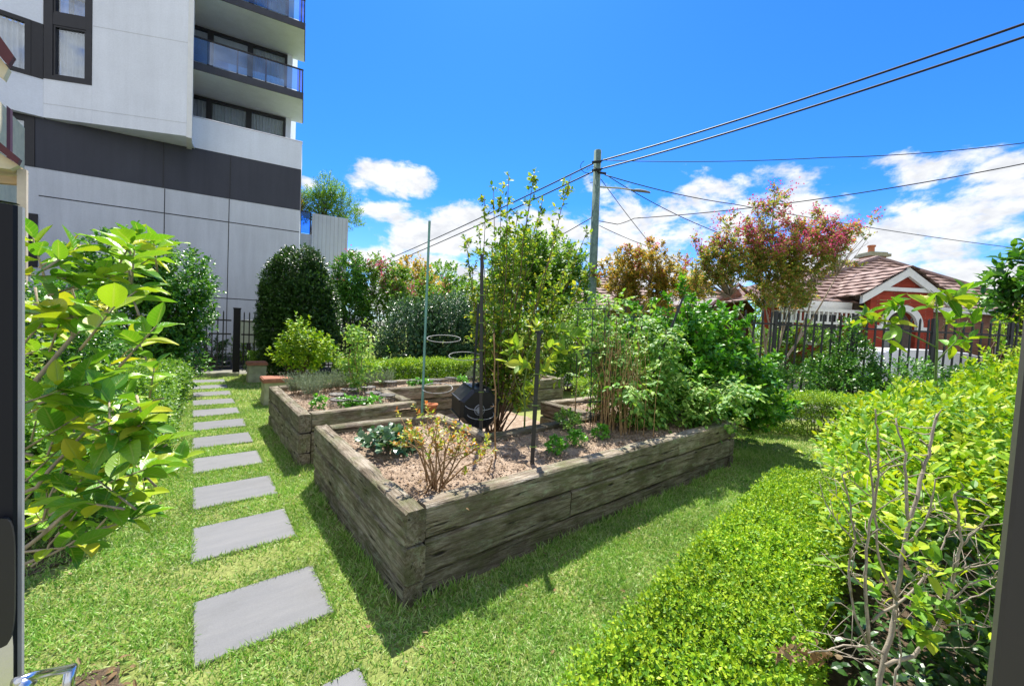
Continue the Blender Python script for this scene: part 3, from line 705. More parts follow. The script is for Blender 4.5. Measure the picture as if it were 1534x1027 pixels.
# terrace wall beside the tower
TW = Wall(AY(470, 340, 20.5), A0)
te = thing('terrace_wall', TW.P, 'grey ribbed terrace wall beside the tower, a small glass balustrade at its left', 'wall')
s0, z1 = TW.hit(468, 321); s1, z2 = TW.hit(522, 326)
wbox('wall', TW, MGREYW, te, s0, s1, 0, 6, -.3, (z1+z2)/2)
g = Geo()
for k in range(9): x = s0+(s1-s0)*(k+.5)/9; TW.box(g, x-.012, x+.012, -.006, .02, -.2, (z1+z2)/2-.05)
g.build('rib', wall_mat('rib_grey', (.5, .51, .54)), te)
sa, za = TW.hit(452, 348); _, zt_ = TW.hit(456, 316)
wbox('low_wall', TW, MGREYW, te, sa-1.0, s0-.003, .2, 3, -.3, za)
bl = wbox('balustrade', TW, MBALU, te, sa-.8, s0-.1, .22, .235, za+.03, zt_)
g = Geo(); TW.box(g, s0-.1, s0-.04, .2, .26, za+.003, zt_+.05); TW.box(g, sa-.8, s0-.103, .21, .25, zt_+.003, zt_+.04); g.build('rail', MFRAME, te)
TERR_TOP = TW.at((s0+s1)/2-.3, 2.0, (z1+z2)/2)

# ------------------------------------------------------------------ brick bungalow across the road
def courses(g, a, b, c, d, n, lift=.07):
    """a tiled roof slope: eave a-b, ridge d-c, in stepped courses"""
    a, b, c, d = [np.array(p, float) for p in (a, b, c, d)]
    nn = norm(np.cross(b-a, (d+c)/2-(a+b)/2)); nn = nn if nn[2] > 0 else -nn
    L = max(np.linalg.norm(b-a), .1); m = 44
    for i in range(n):
        t0, t1 = i/n, (i+1)/n
        lo0, lo1 = a+(d-a)*t0, b+(c-b)*t0; hi0, hi1 = a+(d-a)*t1, b+(c-b)*t1
        k = max(2, int(np.linalg.norm(lo1-lo0)/.3)); V = []
        for j in range(k+1):
            u = j/k; p = lo0+(lo1-lo0)*u; q = hi0+(hi1-hi0)*u
            w = lift*(1+.25*math.sin(j*2.1+i*1.3)); wv = .03*abs(math.sin(j*math.pi/2))
            V += [p+nn*.005, p+nn*(w+wv), q+nn*(.012+wv)]
        F = []
        for j in range(k): F += [(3*j, 3*j+3, 3*j+4, 3*j+1), (3*j+1, 3*j+4, 3*j+5, 3*j+2)]
        g.add(V, F)
    return g
hs = thing('brick_bungalow', UV(17, 18, .7), 'red and brown brick bungalow with tiled hip roof, white gable and arched porch', 'house')
def H(u, v, z): return UV(u, v, z)
A_ = (20.2, 22.2, 6.45); eav = 3.45
g = Geo()
courses(g, H(11.2, 17.7, eav), H(24.3, 17.7, eav), H(*A_), H(*A_), 15)
courses(g, H(24.3, 17.7, eav), H(24.3, 30, eav), H(20.2, 29.5, 6.4), H(*A_), 14)
courses(g, H(11.2, 30, eav), H(11.2, 17.7, eav), H(*A_), H(20.2, 29.5, 6.4), 15)
rf = g.build('roof', MTILE, hs)
g = Geo(); g.tube([H(11.2, 17.7, eav+.1), H(*A_)+UP*.08], .13, 6); g.tube([H(24.3, 17.7, eav+.1), H(*A_)+UP*.08], .13, 6); g.tube([H(*A_)+UP*.08, H(20.2, 29.5, 6.5)], .13, 6)
g.build('ridge_cap', MTILE, rf)
cx_, cv = 21.35, 23.4
def ubox(g, u0, u1, v0, v1, z0, z1): g.hexa([H(u0, v0, z0), H(u1, v0, z0), H(u1, v1, z0), H(u0, v1, z0), H(u0, v0, z1), H(u1, v0, z1), H(u1, v1, z1), H(u0, v1, z1)]); return g
g = Geo(); ubox(g, cx_-.45, cx_+.45, cv, cv+.8, 5.2, 6.88); ch = g.build('chimney', MBROWN, rf)
g = Geo(); ubox(g, cx_-.62, cx_+.62, cv-.15, cv+.95, 6.883, 7.04); ubox(g, cx_-.5, cx_+.5, cv-.06, cv+.86, 7.043, 7.14); g.build('chimney_cap', MCONC, rf)
g = Geo(); g.lathe([(.17, 0), (.15, .35), (.2, .36), (.2, .45)], H(cx_-.1, cv+.4, 7.143), 12); g.build('chimney_pot', MTERRA, rf)
g = Geo(); ubox(g, 11.5, 15.5, 18.0, 18.25, .55, eav-.1); g.build('wall', MRED, hs)
g = Geo(); ubox(g, 18.0, 23.6, 17.95, 18.25, .55, eav-.05); ubox(g, 23.4, 23.65, 18.253, 29.6, .55, eav-.05); g.build('wall', MBROWN, hs)
g = Geo(); ubox(g, 11.2, 15.1, 17.62, 17.72, eav-.32, eav+.02); g.build('fascia', MWPAINT, hs); g = Geo(); ubox(g, 18.4, 24.3, 17.62, 17.72, eav-.2, eav+.02); g.build('fascia', MWPAINT, hs)
g = Geo(); ubox(g, 22.0, 22.14, 17.8, 17.93, .6, eav-.21); g.build('downpipe', MWPAINT, hs)
# windows of the left wing
MHP = plain('house_pane', (.045, .05, .055), .2, .4, bs=0)
for (u0, u1, zz0, zz1, nm) in ((11.8, 12.8, 1.5, 3.0, 'a'), (13.4, 14.8, 1.5, 3.0, 'b')):
    g = Geo(); ubox(g, u0, u1, 17.95, 17.997, zz0, zz1); o = g.build('window', MWPAINT, hs)
    g = Geo(); ubox(g, u0+.1, u1-.1, 17.93, 17.947, zz0+.1, zz1-.1); g.build('pane', MHP, o)
    pass
# veranda balustrade, white, left of the porch
g = Geo(); ubox(g, 11.7, 15.3, 17.3, 17.4, 2.98, 3.12); ubox(g, 11.7, 15.3, 17.3, 17.4, 2.45, 2.55)
for k in range(18): ubox(g, 11.8+k*.2, 11.87+k*.2, 17.33, 17.37, 2.553, 2.977)
g.build('veranda_valance', MWPAINT, hs)
# porch: brick front with an arched opening
def arch_front(u0, u1, uc, rad, zs_, v0, v1, z0, zt):
    g = Geo(); n = 14
    ubox(g, u0, uc-rad, v0, v1, z0, zs_); ubox(g, uc+rad, u1, v0, v1, z0, zs_)
    for i in range(n):
        t0, t1 = math.pi-math.pi*i/n, math.pi-math.pi*(i+1)/n
        a0, b0 = uc+rad*math.cos(t0), zs_+rad*math.sin(t0); a1, b1 = uc+rad*math.cos(t1), zs_+rad*math.sin(t1)
        g.hexa([H(a0, v0, b0), H(a1, v0, b1), H(a1, v1, b1), H(a0, v1, b0), H(a0, v0, zt), H(a1, v0, zt), H(a1, v1, zt), H(a0, v1, zt)])
    ubox(g, u0, uc-rad, v0, v1, zs_, zt); ubox(g, uc+rad, u1, v0, v1, zs_, zt)
    return g
uc, rad, zs_ = 16.72, .68, 2.5
po = thing('porch', (0, 0, 0), None, None); po.parent = hs; po.location = (0, 0, 0)
arch_front(15.35, 18.08, uc, rad, zs_, 17.0, 17.28, .5, 4.0).build('porch_wall', MRED, po)
g = Geo()
for i in range(18):
    t0, t1 = math.pi*i/18, math.pi*(i+1)/18; ro, ri = rad+.24, rad-.02
    P = [(uc+ri*math.cos(t0), zs_+ri*math.sin(t0)), (uc+ro*math.cos(t0), zs_+ro*math.sin(t0)), (uc+ro*math.cos(t1), zs_+ro*math.sin(t1)), (uc+ri*math.cos(t1), zs_+ri*math.sin(t1))]
    g.hexa([H(a, 16.93, b) for a, b in P]+[H(a, 17.05, b) for a, b in P])
ubox(g, uc+rad-.03, uc+rad+.42, 16.92, 17.05, zs_-.14, zs_-.003); ubox(g, uc-rad-.42, uc-rad+.03, 16.92, 17.05, zs_-.14, zs_-.003)
g.build('arch_trim', MWPAINT, po)
g = Geo(); g.hexa([H(15.5, 16.99, 4.003), H(17.95, 16.99, 4.003), H(17.95, 17.27, 4.003), H(15.5, 17.27, 4.003), H(16.65, 16.99, 4.74), H(16.8, 16.99, 4.74), H(16.8, 17.27, 4.74), H(16.65, 17.27, 4.74)]); g.build('gable_infill', MRED, po)
g = Geo()
for sgn in (-1, 1):
    a = H(uc, 16.8, 4.98); b = H(uc+sgn*1.9, 16.8, 3.72); dn_ = UP*-.34
    g.hexa([a+dn_, b+dn_, b+dn_+FW2*.14, a+dn_+FW2*.14, a, b, b+FW2*.14, a+FW2*.14])
ubox(g, 15.35, 18.1, 16.86, 16.975, 3.98, 4.14); g.build('barge_board', MWPAINT, po)
g = Geo()
for sgn in (-1, 1):
    e0, e1 = H(uc+sgn*2.05, 16.7, 3.70), H(uc+sgn*2.05, 19.6, 3.70); r0, r1 = H(uc, 16.7, 5.06), H(uc, 20.6, 5.06)
    if sgn < 0: courses(g, e1, e0, r0, r1, 7)
    else: courses(g, e0, e1, r1, r0, 7)
g.build('porch_roof', MTILE, po)
g = Geo(); ubox(g, 15.4, 18.0, 17.85, 17.94, .55, 3.9); g.build('porch_back', plain('porch_back_brown', (.25, .2, .17), .9), po)  # even dull brown wall behind the arch
g = Geo(); ubox(g, 16.3, 17.2, 17.78, 17.845, .75, 2.9); dr = g.build('door', plain('dark_door', (.06, .05, .05), .5), po)
g = Geo(); ubox(g, 16.48, 17.02, 17.75, 17.775, 1.6, 2.7); g.build('pane', plain('door_pane', (.35, .38, .4), .2), dr)
g = Geo(); ubox(g, 15.0, 18.6, 16.2, 16.99, .45, .74); ubox(g, 15.8, 17.8, 15.85, 16.197, .3, .58); g.build('step', MCONC, po)

# second house, left of the bungalow behind the crepe myrtles
h2 = thing('tiled_cottage', UV(9, 25, .6), 'low brown tiled cottage half hidden behind the smaller crepe myrtle', 'house')
g = Geo(); e2 = 3.2; rz = 5.6
courses(g, H(3.5, 24, e2), H(10.6, 24, e2), H(7.4, 28, rz), H(6.4, 28, rz), 11); courses(g, H(10.6, 24, e2), H(10.6, 33, e2), H(7.4, 31, rz), H(7.4, 28, rz), 11); courses(g, H(3.5, 33, e2), H(3.5, 24, e2), H(6.4, 28, rz), H(6.4, 31, rz), 11)
g.build('roof', MTILE, h2)
g = Geo(); ubox(g, 3.9, 10.2, 24.5, 32, .3, e2-.02); g.build('wall', MBROWN, h2)
g = Geo(); ubox(g, 3.5, 10.6, 23.9, 23.98, e2-.25, e2+.02); g.build('fascia', MWPAINT, h2)
h3 = thing('grey_roofed_cottage', UV(12, 22, .6), 'small cottage with a smooth grey gabled roof and brown barge board, left of the bungalow', 'house')
g = Geo(); courses(g, H(8.2, 21.5, 3.3), H(11.6, 21.5, 3.3), H(11.9, 24.5, 4.9), H(9.0, 24.5, 4.9), 12, .02); g.build('roof', MTILEG, h3)
g = Geo(); g.tube([H(10.6, 21.4, 3.25), H(12.1, 21.4, 4.55), H(13.6, 21.4, 3.25)], .11, 4); g.build('barge_board', MMAROON, h3)
g = Geo(); ubox(g, 8.5, 13.3, 21.6, 26, .3, 3.2); g.hexa([H(10.9, 21.7, 3.2), H(13.3, 21.7, 3.2), H(13.3, 26, 3.2), H(10.9, 26, 3.2), H(12.05, 21.7, 4.4), H(12.15, 21.7, 4.4), H(12.15, 26, 4.4), H(12.05, 26, 4.4)]); g.build('wall', MBROWN, h3)
# dark timber fence to the right of the bungalow
tf = thing('timber_fence', UV(25, 16.5, .3), 'tall dark timber boundary fence right of the brick bungalow', 'fence')
MDT = plain('dark_timber', (.07, .05, .042), .85, .2, var=.3, scale=6)
g = Geo()
for k in range(46): u = 20.6+k*.2; ubox(g, u, u+.185, 16.0+.012*(k % 2), 16.03+.012*(k % 2), .12, 2.85+.02*math.sin(k*1.7))
g.build('paling', MDT, tf); g = Geo(); ubox(g, 20.6, 29.8, 15.9, 15.995, 2.3, 2.4); ubox(g, 20.6, 29.8, 15.9, 15.995, .6, .7); g.build('rail', MDT, tf)

# ------------------------------------------------------------------ parked car
car = thing('parked_van', UV(14.6, 13.9, 0), 'low white van parked across the road in front of the bungalow porch', 'van')
MCAR = plain('white_car_paint', (.8, .81, .82), .2, .5, var=.03, bs=0)
prof = [(-2.2, .3), (-2.25, .62), (-2.15, .92), (-1.75, 1.02), (-1.25, 1.40), (-.7, 1.52), (.4, 1.57), (1.7, 1.54), (2.15, 1.42), (2.25, .8), (2.22, .35), (1.9, .27), (-1.9, .24)]
g = Geo(); V = []; m = len(prof)
for k, wv in enumerate((-.86, -.8, .8, .86)):
    for (x, z) in prof:
        ins = 1.0 if z < 1.0 else .86
        V.append(UV(14.6-x*(1 if abs(wv) < .83 else .985), 13.9+wv*ins, z if abs(wv) < .83 else z*.985))
F = []
for k in range(3):
    for i in range(m): F.append((k*m+i, k*m+(i+1) % m, (k+1)*m+(i+1) % m, (k+1)*m+i))
F += [tuple(range(m-1, -1, -1)), tuple(range(3*m, 4*m))]
g.add(V, F); bd = g.build('body', MCAR, car, False)
def cpl(name, pts, mat, thick=.02):
    g = Geo(); a = [UV(14.6-x, 13.9+v, z) for x, v, z in pts]; nn = norm(np.cross(a[1]-a[0], a[2]-a[0])); nn = nn if nn @ (a[0]-UV(14.6, 13.9, .8)) > 0 else -nn
    n = len(a); g.add([p+nn*.006 for p in a]+[p+nn*thick for p in a], [tuple(range(n-1, -1, -1)), tuple(range(n, 2*n))]+[(i, (i+1) % n, n+(i+1) % n, n+i) for i in range(n)]); return g.build(name, mat, car)
MCG = plain('car_glass', (.02, .025, .03), .08, .5, bs=0)
cpl('side_window', [(-1.5, -.77, 1.0), (-.6, -.77, 1.0), (-.6, -.70, 1.36), (-1.1, -.70, 1.34)], MCG)
cpl('windscreen', [(-1.72, -.64, 1.06), (-1.72, .64, 1.06), (-1.27, .58, 1.38), (-1.27, -.58, 1.38)], MCG)
for x in (-1.3, 1.3):
    for v in (-.8, .8):
        g = Geo(); g.tube([UV(14.6-x, 13.9+v-.1, .32), UV(14.6-x, 13.9+v+.1, .32)], .32, 18); wh = g.build('wheel', MRUBBER, car)
        g = Geo(); g.tube([UV(14.6-x, 13.9+v-.11, .32), UV(14.6-x, 13.9+v+.11, .32)], .2, 14); g.build('rim', MALU, wh)
for v in (-.6, .6): g = Geo(); g.box(UV(14.6+2.19, 13.9+v, .74), (.14, .3, .14), math.atan2(RT2[1], RT2[0])); g.build('headlight', MGLASS, car)

# ------------------------------------------------------------------ pole, street light, cables
PB = D(886, 460, 16.0); PT = D(895.5, 226, 16.0)
pole = thing('utility_pole', (PB[0], PB[1], 0), 'tall green tinged timber power pole carrying the cables and a street light arm', 'power pole')
g = Geo(); axd = (PT-PB)/(PT[2]-PB[2]); g.tube([PB-axd*(PB[2]), PB, PT], [.19, .175, .15], 14); g.build('shaft', MPOLE, pole, True)
g = Geo(); g.tube([D(898, 280, 16), D(930, 282, 15.9), D(950, 285, 15.8)], .035, 6); am = g.build('lamp_arm', MALU, pole)
g = Geo()
for sgn in (1,): 
    c = D(957, 286, 15.75); d_ = norm(D(966, 286.5, 15.7)-D(948, 284.5, 15.8)); s_ = norm(np.cross(d_, UP))
    n = 10; V = []
    for i in range(n+1):
        t = i/n; wd = .12*math.sin(math.pi*min(1, .15+t*.85))**.6+.01; p = c+d_*(t-.4)*.75
        V += [p+s_*wd, p+UP*.06*math.sin(math.pi*t)+UP*.02, p-s_*wd, p-UP*.05]
    F = [(4*i+k, 4*i+(k+1) % 4, 4*i+4+(k+1) % 4, 4*i+4+k) for i in range(n) for k in range(4)]+[(0, 1, 2, 3), (4*n+3, 4*n+2, 4*n+1, 4*n)]
    g.add(V, F)
g.build('lamp_head', plain('lamp_grey', (.22, .23, .24), .5), pole, True)
g = Geo()
for (px, py) in ((893, 243), (893, 255)): g.tube([D(px-6, py, 15.85), D(px+8, py-1, 15.85)], .05, 6)
g.tube([D(893, 258, 15.9), D(908, 260, 15.8)], .045, 6)
g.build('insulator', MCABLE, pole)
g = Geo()
g.ring(D(886, 262, 15.8), .3, .012, (.3, .8, .5), 16, .4, 4.5); g.ring(D(880, 250, 15.8), .28, .012, (.5, .7, -.2), 16, 1, 4.8); g.build('service_loop', MCABLE, pole)
def cable(pts, sag, lab, rad=.018):
    P = []
    for (a, b, s) in zip(pts[:-1], pts[1:], sag):
        a, b = D(*a), D(*b); n = 18
        for i in range(n): t = i/n; P.append(a+(b-a)*t-UP*s*4*t*(1-t))
    e = D(*pts[-1]); P.append(e); t_ = norm(e-P[-6])*[1, 1, .3]; P += [e+t_*k for k in (3, 7, 12)] if pts[-1][0] > 1500 else []; g = Geo(); g.tube(P, rad, 5); tag(g.build('power_cable', MCABLE, None, True), lab, 'cable', 'overhead cables at the pole')
cable([(470, 428, 52), (893, 243, 16), (1560, 27, 8.2)], [.5, .12], 'upper of the two thick parallel cables that run over the pole to the top right', .03)
cable([(470, 434, 52), (893, 255, 16), (1560, 47, 8.2)], [.5, .12], 'lower of the two thick parallel cables that run over the pole to the top right', .03)
cable([(905, 240, 16), (1240, 236, 14), (1560, 211, 12)], [.1, .1], 'thin nearly level cable running right from the pole top past the small high cloud', .014)
cable([(897, 331, 16), (925, 336, 15.9), (950, 327, 15.7), (1560, 240, 12)], [0, 0.02, .25], 'cable leaving the pole low with a drooping kink, rising to the right edge', .018)
cable([(906, 262, 16), (1100, 306, 19), (1560, 376, 26)], [.12, .15], 'cable falling from the pole behind the big crepe myrtle, over the bungalow roof', .02)
cable([(908, 262, 16), (1075, 348, 17)], [.15], 'cable falling steeply from the pole past the lamp head into the big crepe myrtle', .016)
cable([(900, 268, 16), (1000, 395, 20)], [.1], 'thin steep cable crossing under the lamp arm into the smaller crepe myrtle', .014)
cable([(600, 442, 60), (720, 408, 36), (888, 325, 16)], [.3, .25], 'thin cable rising to the pole from behind the young apple tree', .02)
cable([(898, 338, 16), (980, 372, 18), (1040, 400, 20)], [.05, .05], 'lowest short cable dropping from the pole into the smaller crepe myrtle', .014)

# ------------------------------------------------------------------ steel fences and gate
MIRON = plain('black_fence_paint', (.026, .026, .028), .5, .4, var=.15)
def fence(name, lab, p0, p1, z0, z1, gap, pw, posts, rails=(.12, .88), par_mesh=True):
    p0, p1 = np.array(p0, float), np.array(p1, float); L = np.linalg.norm(p1-p0); t = (p1-p0)/L; yaw = math.atan2(t[1], t[0])
    f_ = thing(name, (p0[0], p0[1], 0), lab, 'fence' if 'gate' not in name else 'gate')
    for q in rails: g = Geo(); g.box((p0+p1)/2+UP*(z0+(z1-z0)*q), (L, .03, .04), yaw); g.build('rail', MIRON, f_)
    g = Geo(); g.box((0, 0, (z0+z1)/2), (pw, pw, z1-z0)); g.add([(-pw/2, -pw/2, z1), (pw/2, -pw/2, z1), (pw/2, pw/2, z1), (-pw/2, pw/2, z1), (0, 0, z1+pw*1.6)], [(0, 1, 4), (1, 2, 4), (2, 3, 4), (3, 0, 4)])
    src = g.build('picket', MIRON, f_, loc=(0, 0, 0)); n = int(L/gap)
    for k in range(n):
        o = src if k == 0 else src.copy()
        if k: COL.objects.link(o)
        p = t*(gap*(k+.5)); o.parent = f_; o.location = (p[0], p[1], 0); o.rotation_euler = (0, 0, yaw)
    for s_ in posts: g = Geo(); p = p0+t*s_; g.box(p+UP*((z1+.05)/2), (.065, .065, z1+.05), yaw); g.build('post', MIRON, f_)
    return f_
gy = 12.75
fence('garden_gate', 'black steel picket gate at the far end of the paver path', (-.35, gy, 0), (.80, gy, 0), .12, 1.62, .115, .028, (), (.04, .62, .86))
gp = thing('gate_post', (.92, gy, 0), 'stout dark post on the right of the far picket gate', 'post')
g = Geo(); g.box((.92, gy, .86), (.15, .15, 1.72)); g.build('shaft', MPOST, gp); g = Geo(); g.box((.92, gy, 1.735), (.17, .17, .03)); g.build('cap', MPOST, gp)
fence('picket_fence', 'black picket fence behind the cone bush, right of the far gate', (1.02, gy+.02, 0), (8.0, gy+.02, 0), .1, 1.62, .12, .026, (2.4, 4.8, 6.9), (.05, .62, .86))
fence('picket_fence', 'short black picket fence left of the far gate, behind the camellia', (-3.2, gy+.02, 0), (-.4, gy+.02, 0), .1, 1.62, .12, .018, (0, 2.7), (.05, .62, .86))
sA, sB = UV(2.2, 9.55), UV(13.0, 9.3)
fence('picket_fence', 'tall black picket fence along the street, in front of the bungalow', sA, sB, .2, 2.27, .205, .03, (4.1, 5.95, 7.8, 9.6), (.1, .87))
# letterbox panel behind the fence, beyond the gate post
lb = thing('meter_box', AY(373, 500, 14.5), 'pale green cabinet seen through the pickets right of the far gate post', 'cabinet')
c = AY(373, 497, 14.5); g = Geo(); g.box((c[0], c[1], c[2]), (.52, .3, .66)); g.build('cabinet', plain('pale_green', (.5, .55, .42), .6), lb)
g = Geo(); g.box((c[0], c[1], (c[2]-.33)/2), (.1, .1, c[2]-.335)); g.build('leg', MIRON, lb); g = Geo(); g.box((c[0], c[1], c[2]+.345), (.6, .36, .026)); g.build('lid', plain('pale_green_lid', (.42, .46, .36), .6), lb)
g = Geo(); V = [(-1.5, 12.6, 0), (1.6, 12.6, 0)]; g.box((.2, 12.28, .035), (1.5, .12, .09)); tag(g.build('gate_kerb', MCONC), kind='structure')

# ------------------------------------------------------------------ posts of the gate we look through
def npost(name, x0, x1, y0, y1, z1, lab):
    t = thing(name, ((x0+x1)/2, (y0+y1)/2, 0), lab, 'gate post'); g = Geo()
    b = .004; P = [(x0+b, y0), (x1-b, y0), (x1, y0+b), (x1, y1-b), (x1-b, y1), (x0+b, y1), (x0, y1-b), (x0, y0+b)]
    g.prism(P, 0, z1); g.build('shaft', MPOST, t); return t
r = ray(37, 640); yl = 1.0; xl = float(AY(37, 640, yl)[0])
yf = yl-.02
lp = npost('gate_post', xl-.16, xl-.004, yf, yl-.002, 1.752, 'dark metal gate post with steel lever handle at the left edge, close to the camera')
g = Geo(); V = []; zt = 1.752; n = 9
for i in range(n+1):
    a = i/n*math.pi/2; V.append((xl-.004-.10*math.sin(a), zt+.003+.055*(1-math.cos(a))))
cap = [(x, z) for x, z in V]+[(xl-.16, V[-1][1]), (xl-.16, zt+.003)]
g.add([(x, yl-.002, z) for x, z in cap]+[(x, yf, z) for x, z in cap], [tuple(range(len(cap))), tuple(range(2*len(cap)-1, len(cap)-1, -1))]+[(i, len(cap)+i, len(cap)+(i+1) % len(cap), (i+1) % len(cap)) for i in range(len(cap))]); g.build('cap', MPOST, lp)
g = Geo(); g.box((xl-.0015, yl-.010, .88), (.0045, .013, 1.742)); g.build('edge_strip', plain('pale_edge', (.3, .31, .31), .5), lp)
# lever handle and its plate
hz = 1.1
g = Geo(); pl = [(xl-.1, hz-.17), (xl-.006, hz-.17), (xl-.006, hz-.06), (xl-.014, hz+.14), (xl-.03, hz+.165), (xl-.1, hz+.13)]
g.add([(x, yf-.0005, z) for x, z in pl]+[(x, yf-.006, z) for x, z in pl], [tuple(range(6)), tuple(range(11, 5, -1))]+[(i, 6+i, 6+(i+1) % 6, (i+1) % 6) for i in range(6)]); g.build('latch_plate', MSTEEL, lp)
g = Geo(); V = []
for i in range(24): a = 2*math.pi*i/24; V.append((xl-.0165+.0135*np.sign(math.cos(a))*abs(math.cos(a))**.6, hz+.055+.105*np.sign(math.sin(a))*abs(math.sin(a))**.6))
g.add([(x, yf-.0065, z) for x, z in V]+[(x, yf-.014, z) for x, z in V], [tuple(range(24)), tuple(range(47, 23, -1))]+[(i, 24+i, 24+(i+1) % 24, (i+1) % 24) for i in range(24)]); g.build('latch_cover', MRUBBER, lp)
hb = D(48, 1012, .62); hc = D(106, 1000, .70); hd = D(96, 1060, .70)
g = Geo(); g.tube([D(20, 1022, .60), hb, hc], .0066, 12); o = g.build('lever_handle', MSTEEL, lp, True)
g = Geo(); g.tube([hc+(hc-hd)*.04, hd], .008, 12); g.build('handle_grip', MSTEEL, o, True)
g = Geo(); g.tube([D(18, 1045, .6), D(44, 1016, .615)], .012, 14); g.build('handle_rose', MSTEEL, lp, True)
rr = D(1512, 760, .52)
MPOST = plain('brown_grey_powdercoat', (.047, .04, .039), .5, .4, var=.06, scale=3, bs=.05)
rp = npost('gate_post', rr[0]-.02, rr[0]+.16, rr[1]-.16, rr[1], 2.05, 'plain brown grey gate post rising at the right edge, close to the camera')
# corner of an old cottage at the top left
ct = thing('old_cottage', AY(8, 300, 9.0), 'corner of an old cream cottage with maroon eaves at the left edge', 'house')
CW = Wall(AY(10, 250, 9.0), 0.0)
def cpx(x, y): return CW.hit(x, y)
def cpoly(name, pts, mat, y0, y1):
    g = Geo(); P = [cpx(*p) for p in pts]; n = len(P)
    g.add([CW.at(a, y0, z) for a, z in P]+[CW.at(a, y1, z) for a, z in P], [tuple(range(n)), tuple(range(2*n-1, n-1, -1))]+[(i, n+i, n+(i+1) % n, (i+1) % n) for i in range(n)]); return g.build(name, mat, ct)
cpoly('barge_board', [(-80, -10), (-60, -30), (21, 84), (12, 98)], MMAROON, 0, .1); cpoly('gable_lining', [(-80, 10), (-70, 0), (8, 96), (0, 112), (-80, 40)], MCREAM, .12, .25)
cpoly('veranda_board', [(-60, 180), (-50, 172), (30, 238), (26, 246)], MMAROON, 0, .1); cpoly('veranda_lining', [(-60, 200), (-60, 190), (24, 244), (10, 250), (-60, 240)], MCREAM, .12, .6)
cpoly('downpipe', [(-2, 145), (4, 150), (4, 230), (-2, 235)], plain('plum_paint', (.06, .02, .05), .5), .3, .4)
a, z1 = cpx(16, 244); b, _ = cpx(31, 244); g = Geo(); CW.box(g, a, b, .25, .25+b-a, 0, z1); g.build('veranda_post', plain('pale_timber', (.66, .55, .42), .7), ct)
cpoly('beam', [(-60, 250), (15, 256), (15, 268), (-60, 262)], plain('honey_timber', (.55, .38, .2), .7), .3, .4)
g = Geo(); CW.box(g, -6, -.9, .8, 5, 0, 5.5); g.build('wall', MCREAM, ct)

# ------------------------------------------------------------------ stone plinths by the path
for (px, py, lab, wd, ht) in ((384, 571, 'farther small stone plinth with a terracotta cap, near the gate post', .36, .40), (413, 603, 'nearer stone plinth with a terracotta cap, behind the back bed corner', .42, .40)):
    p = G(px, py); t = thing('stone_plinth', p, lab, 'plinth', 'stone plinths by the path'); g = Geo(); q = wd/2
    V = []; F = []
    for i, (z, s) in enumerate(((0, 1.04), (.02, 1.06), (ht*.5, .97), (ht, 1.0))):
        for a, b in ((-1, -1), (0, -1.03), (1, -1), (1.03, 0), (1, 1), (0, 1.03), (-1, 1), (-1.03, 0)): V.append((p[0]+a*q*s, p[1]+b*q*s, z))
    for i in range(3): F += [(i*8+k, i*8+(k+1) % 8, i*8+8+(k+1) % 8, i*8+8+k) for k in range(8)]
    F.append(tuple(range(24, 32))); g.add(V, F); g.build('block', MCONC, t)
    g = Geo(); g.box((p[0], p[1], ht+.033), (wd+.05, wd+.05, .06)); g.box((p[0], p[1], ht+.07), (wd+.02, wd+.02, .012)); g.build('cap', MCAP, t)

# ------------------------------------------------------------------ stakes, hoops, trellis, compost tumbler, pots
def stake(p0, p1, rad, mat, lab, knots=0, sec=5):
    t = thing('garden_stake', p0, lab, 'stake'); g = Geo(); n = 14
    P = [np.array(p0)+(np.array(p1)-np.array(p0))*i/n for i in range(n+1)]
    g.tube(P, [rad*(1+.06*math.sin(i*2.3)) for i in range(n+1)], sec); g.build('shaft', mat, t)
    if knots:
        g = Geo()
        for i in range(knots): q = P[int(n*(i+1)/(knots+1))]; g.ring(q, rad*1.05, .006, (.1, .2, 1), 12)
        g.build('tie', MGSTEM, t)
    return t
s1_ = np.array(G(797, 697, .46)); st1 = stake(s1_-UP*.1, [s1_[0]+.0, s1_[1], 1.57], .024, MBLACK, 'thick black stake standing alone in the middle of the front bed', 3, 4)
g = Geo(); g.box((s1_[0], s1_[1], 1.574), (.05, .05, .02)); g.build('cap', MBLACK, st1)
s2_ = np.array(G(721, 655, .46)); top = D(722, 381, s2_ @ fw-CAMZ*fw[2]); st2 = stake(s2_-UP*.1, top, .022, MBLACK, 'tallest black stake, left of the apple stems', 5, 4)
b3 = np.array(G(704, 645, .3)); d3 = b3 @ fw-CAMZ*fw[2]; st3 = stake(b3-UP*.3, D(717, 455, d3), .016, MBLACK, 'thin black stake leaning against the tallest one', 2)
b4 = np.array(D(633, 604, 4.95)); st4 = stake([b4[0], b4[1], 0], D(643.5, 331, 4.95), .016, MSTAKE, 'long pale green stake rising above the back bed into the sky', 0, 8)
def hoop(px, py, d, r, par, a0=0, a1=6.28): g = Geo(); g.ring(D(px, py, d), r, .0045, (-.11, -.15, 1), 30, a0, a1); return g.build('wire_hoop', MWIRE, par, True)
hoop(665, 507, 4.95, .21, st4); hoop(655, 581, 4.95, .19, st4)
hoop(697, 533, d3, .20, st3)
hoop(718, 606, d3*.97, .17, st2); hoop(720, 620, d3*.97, .16, st2)
b5 = np.array(D(1000, 512, 5.0)); stake(D(978, 560, 4.95), D(1023, 446, 5.1), .016, MBLACK, 'short dark stake leaning out of the tomato tangle on the right')
tr = thing('wire_trellis', G(880, 640, .45), 'rusty dark wire trellis frame among the dry tomato stems', 'trellis'); g = Geo(); dT = 4.45
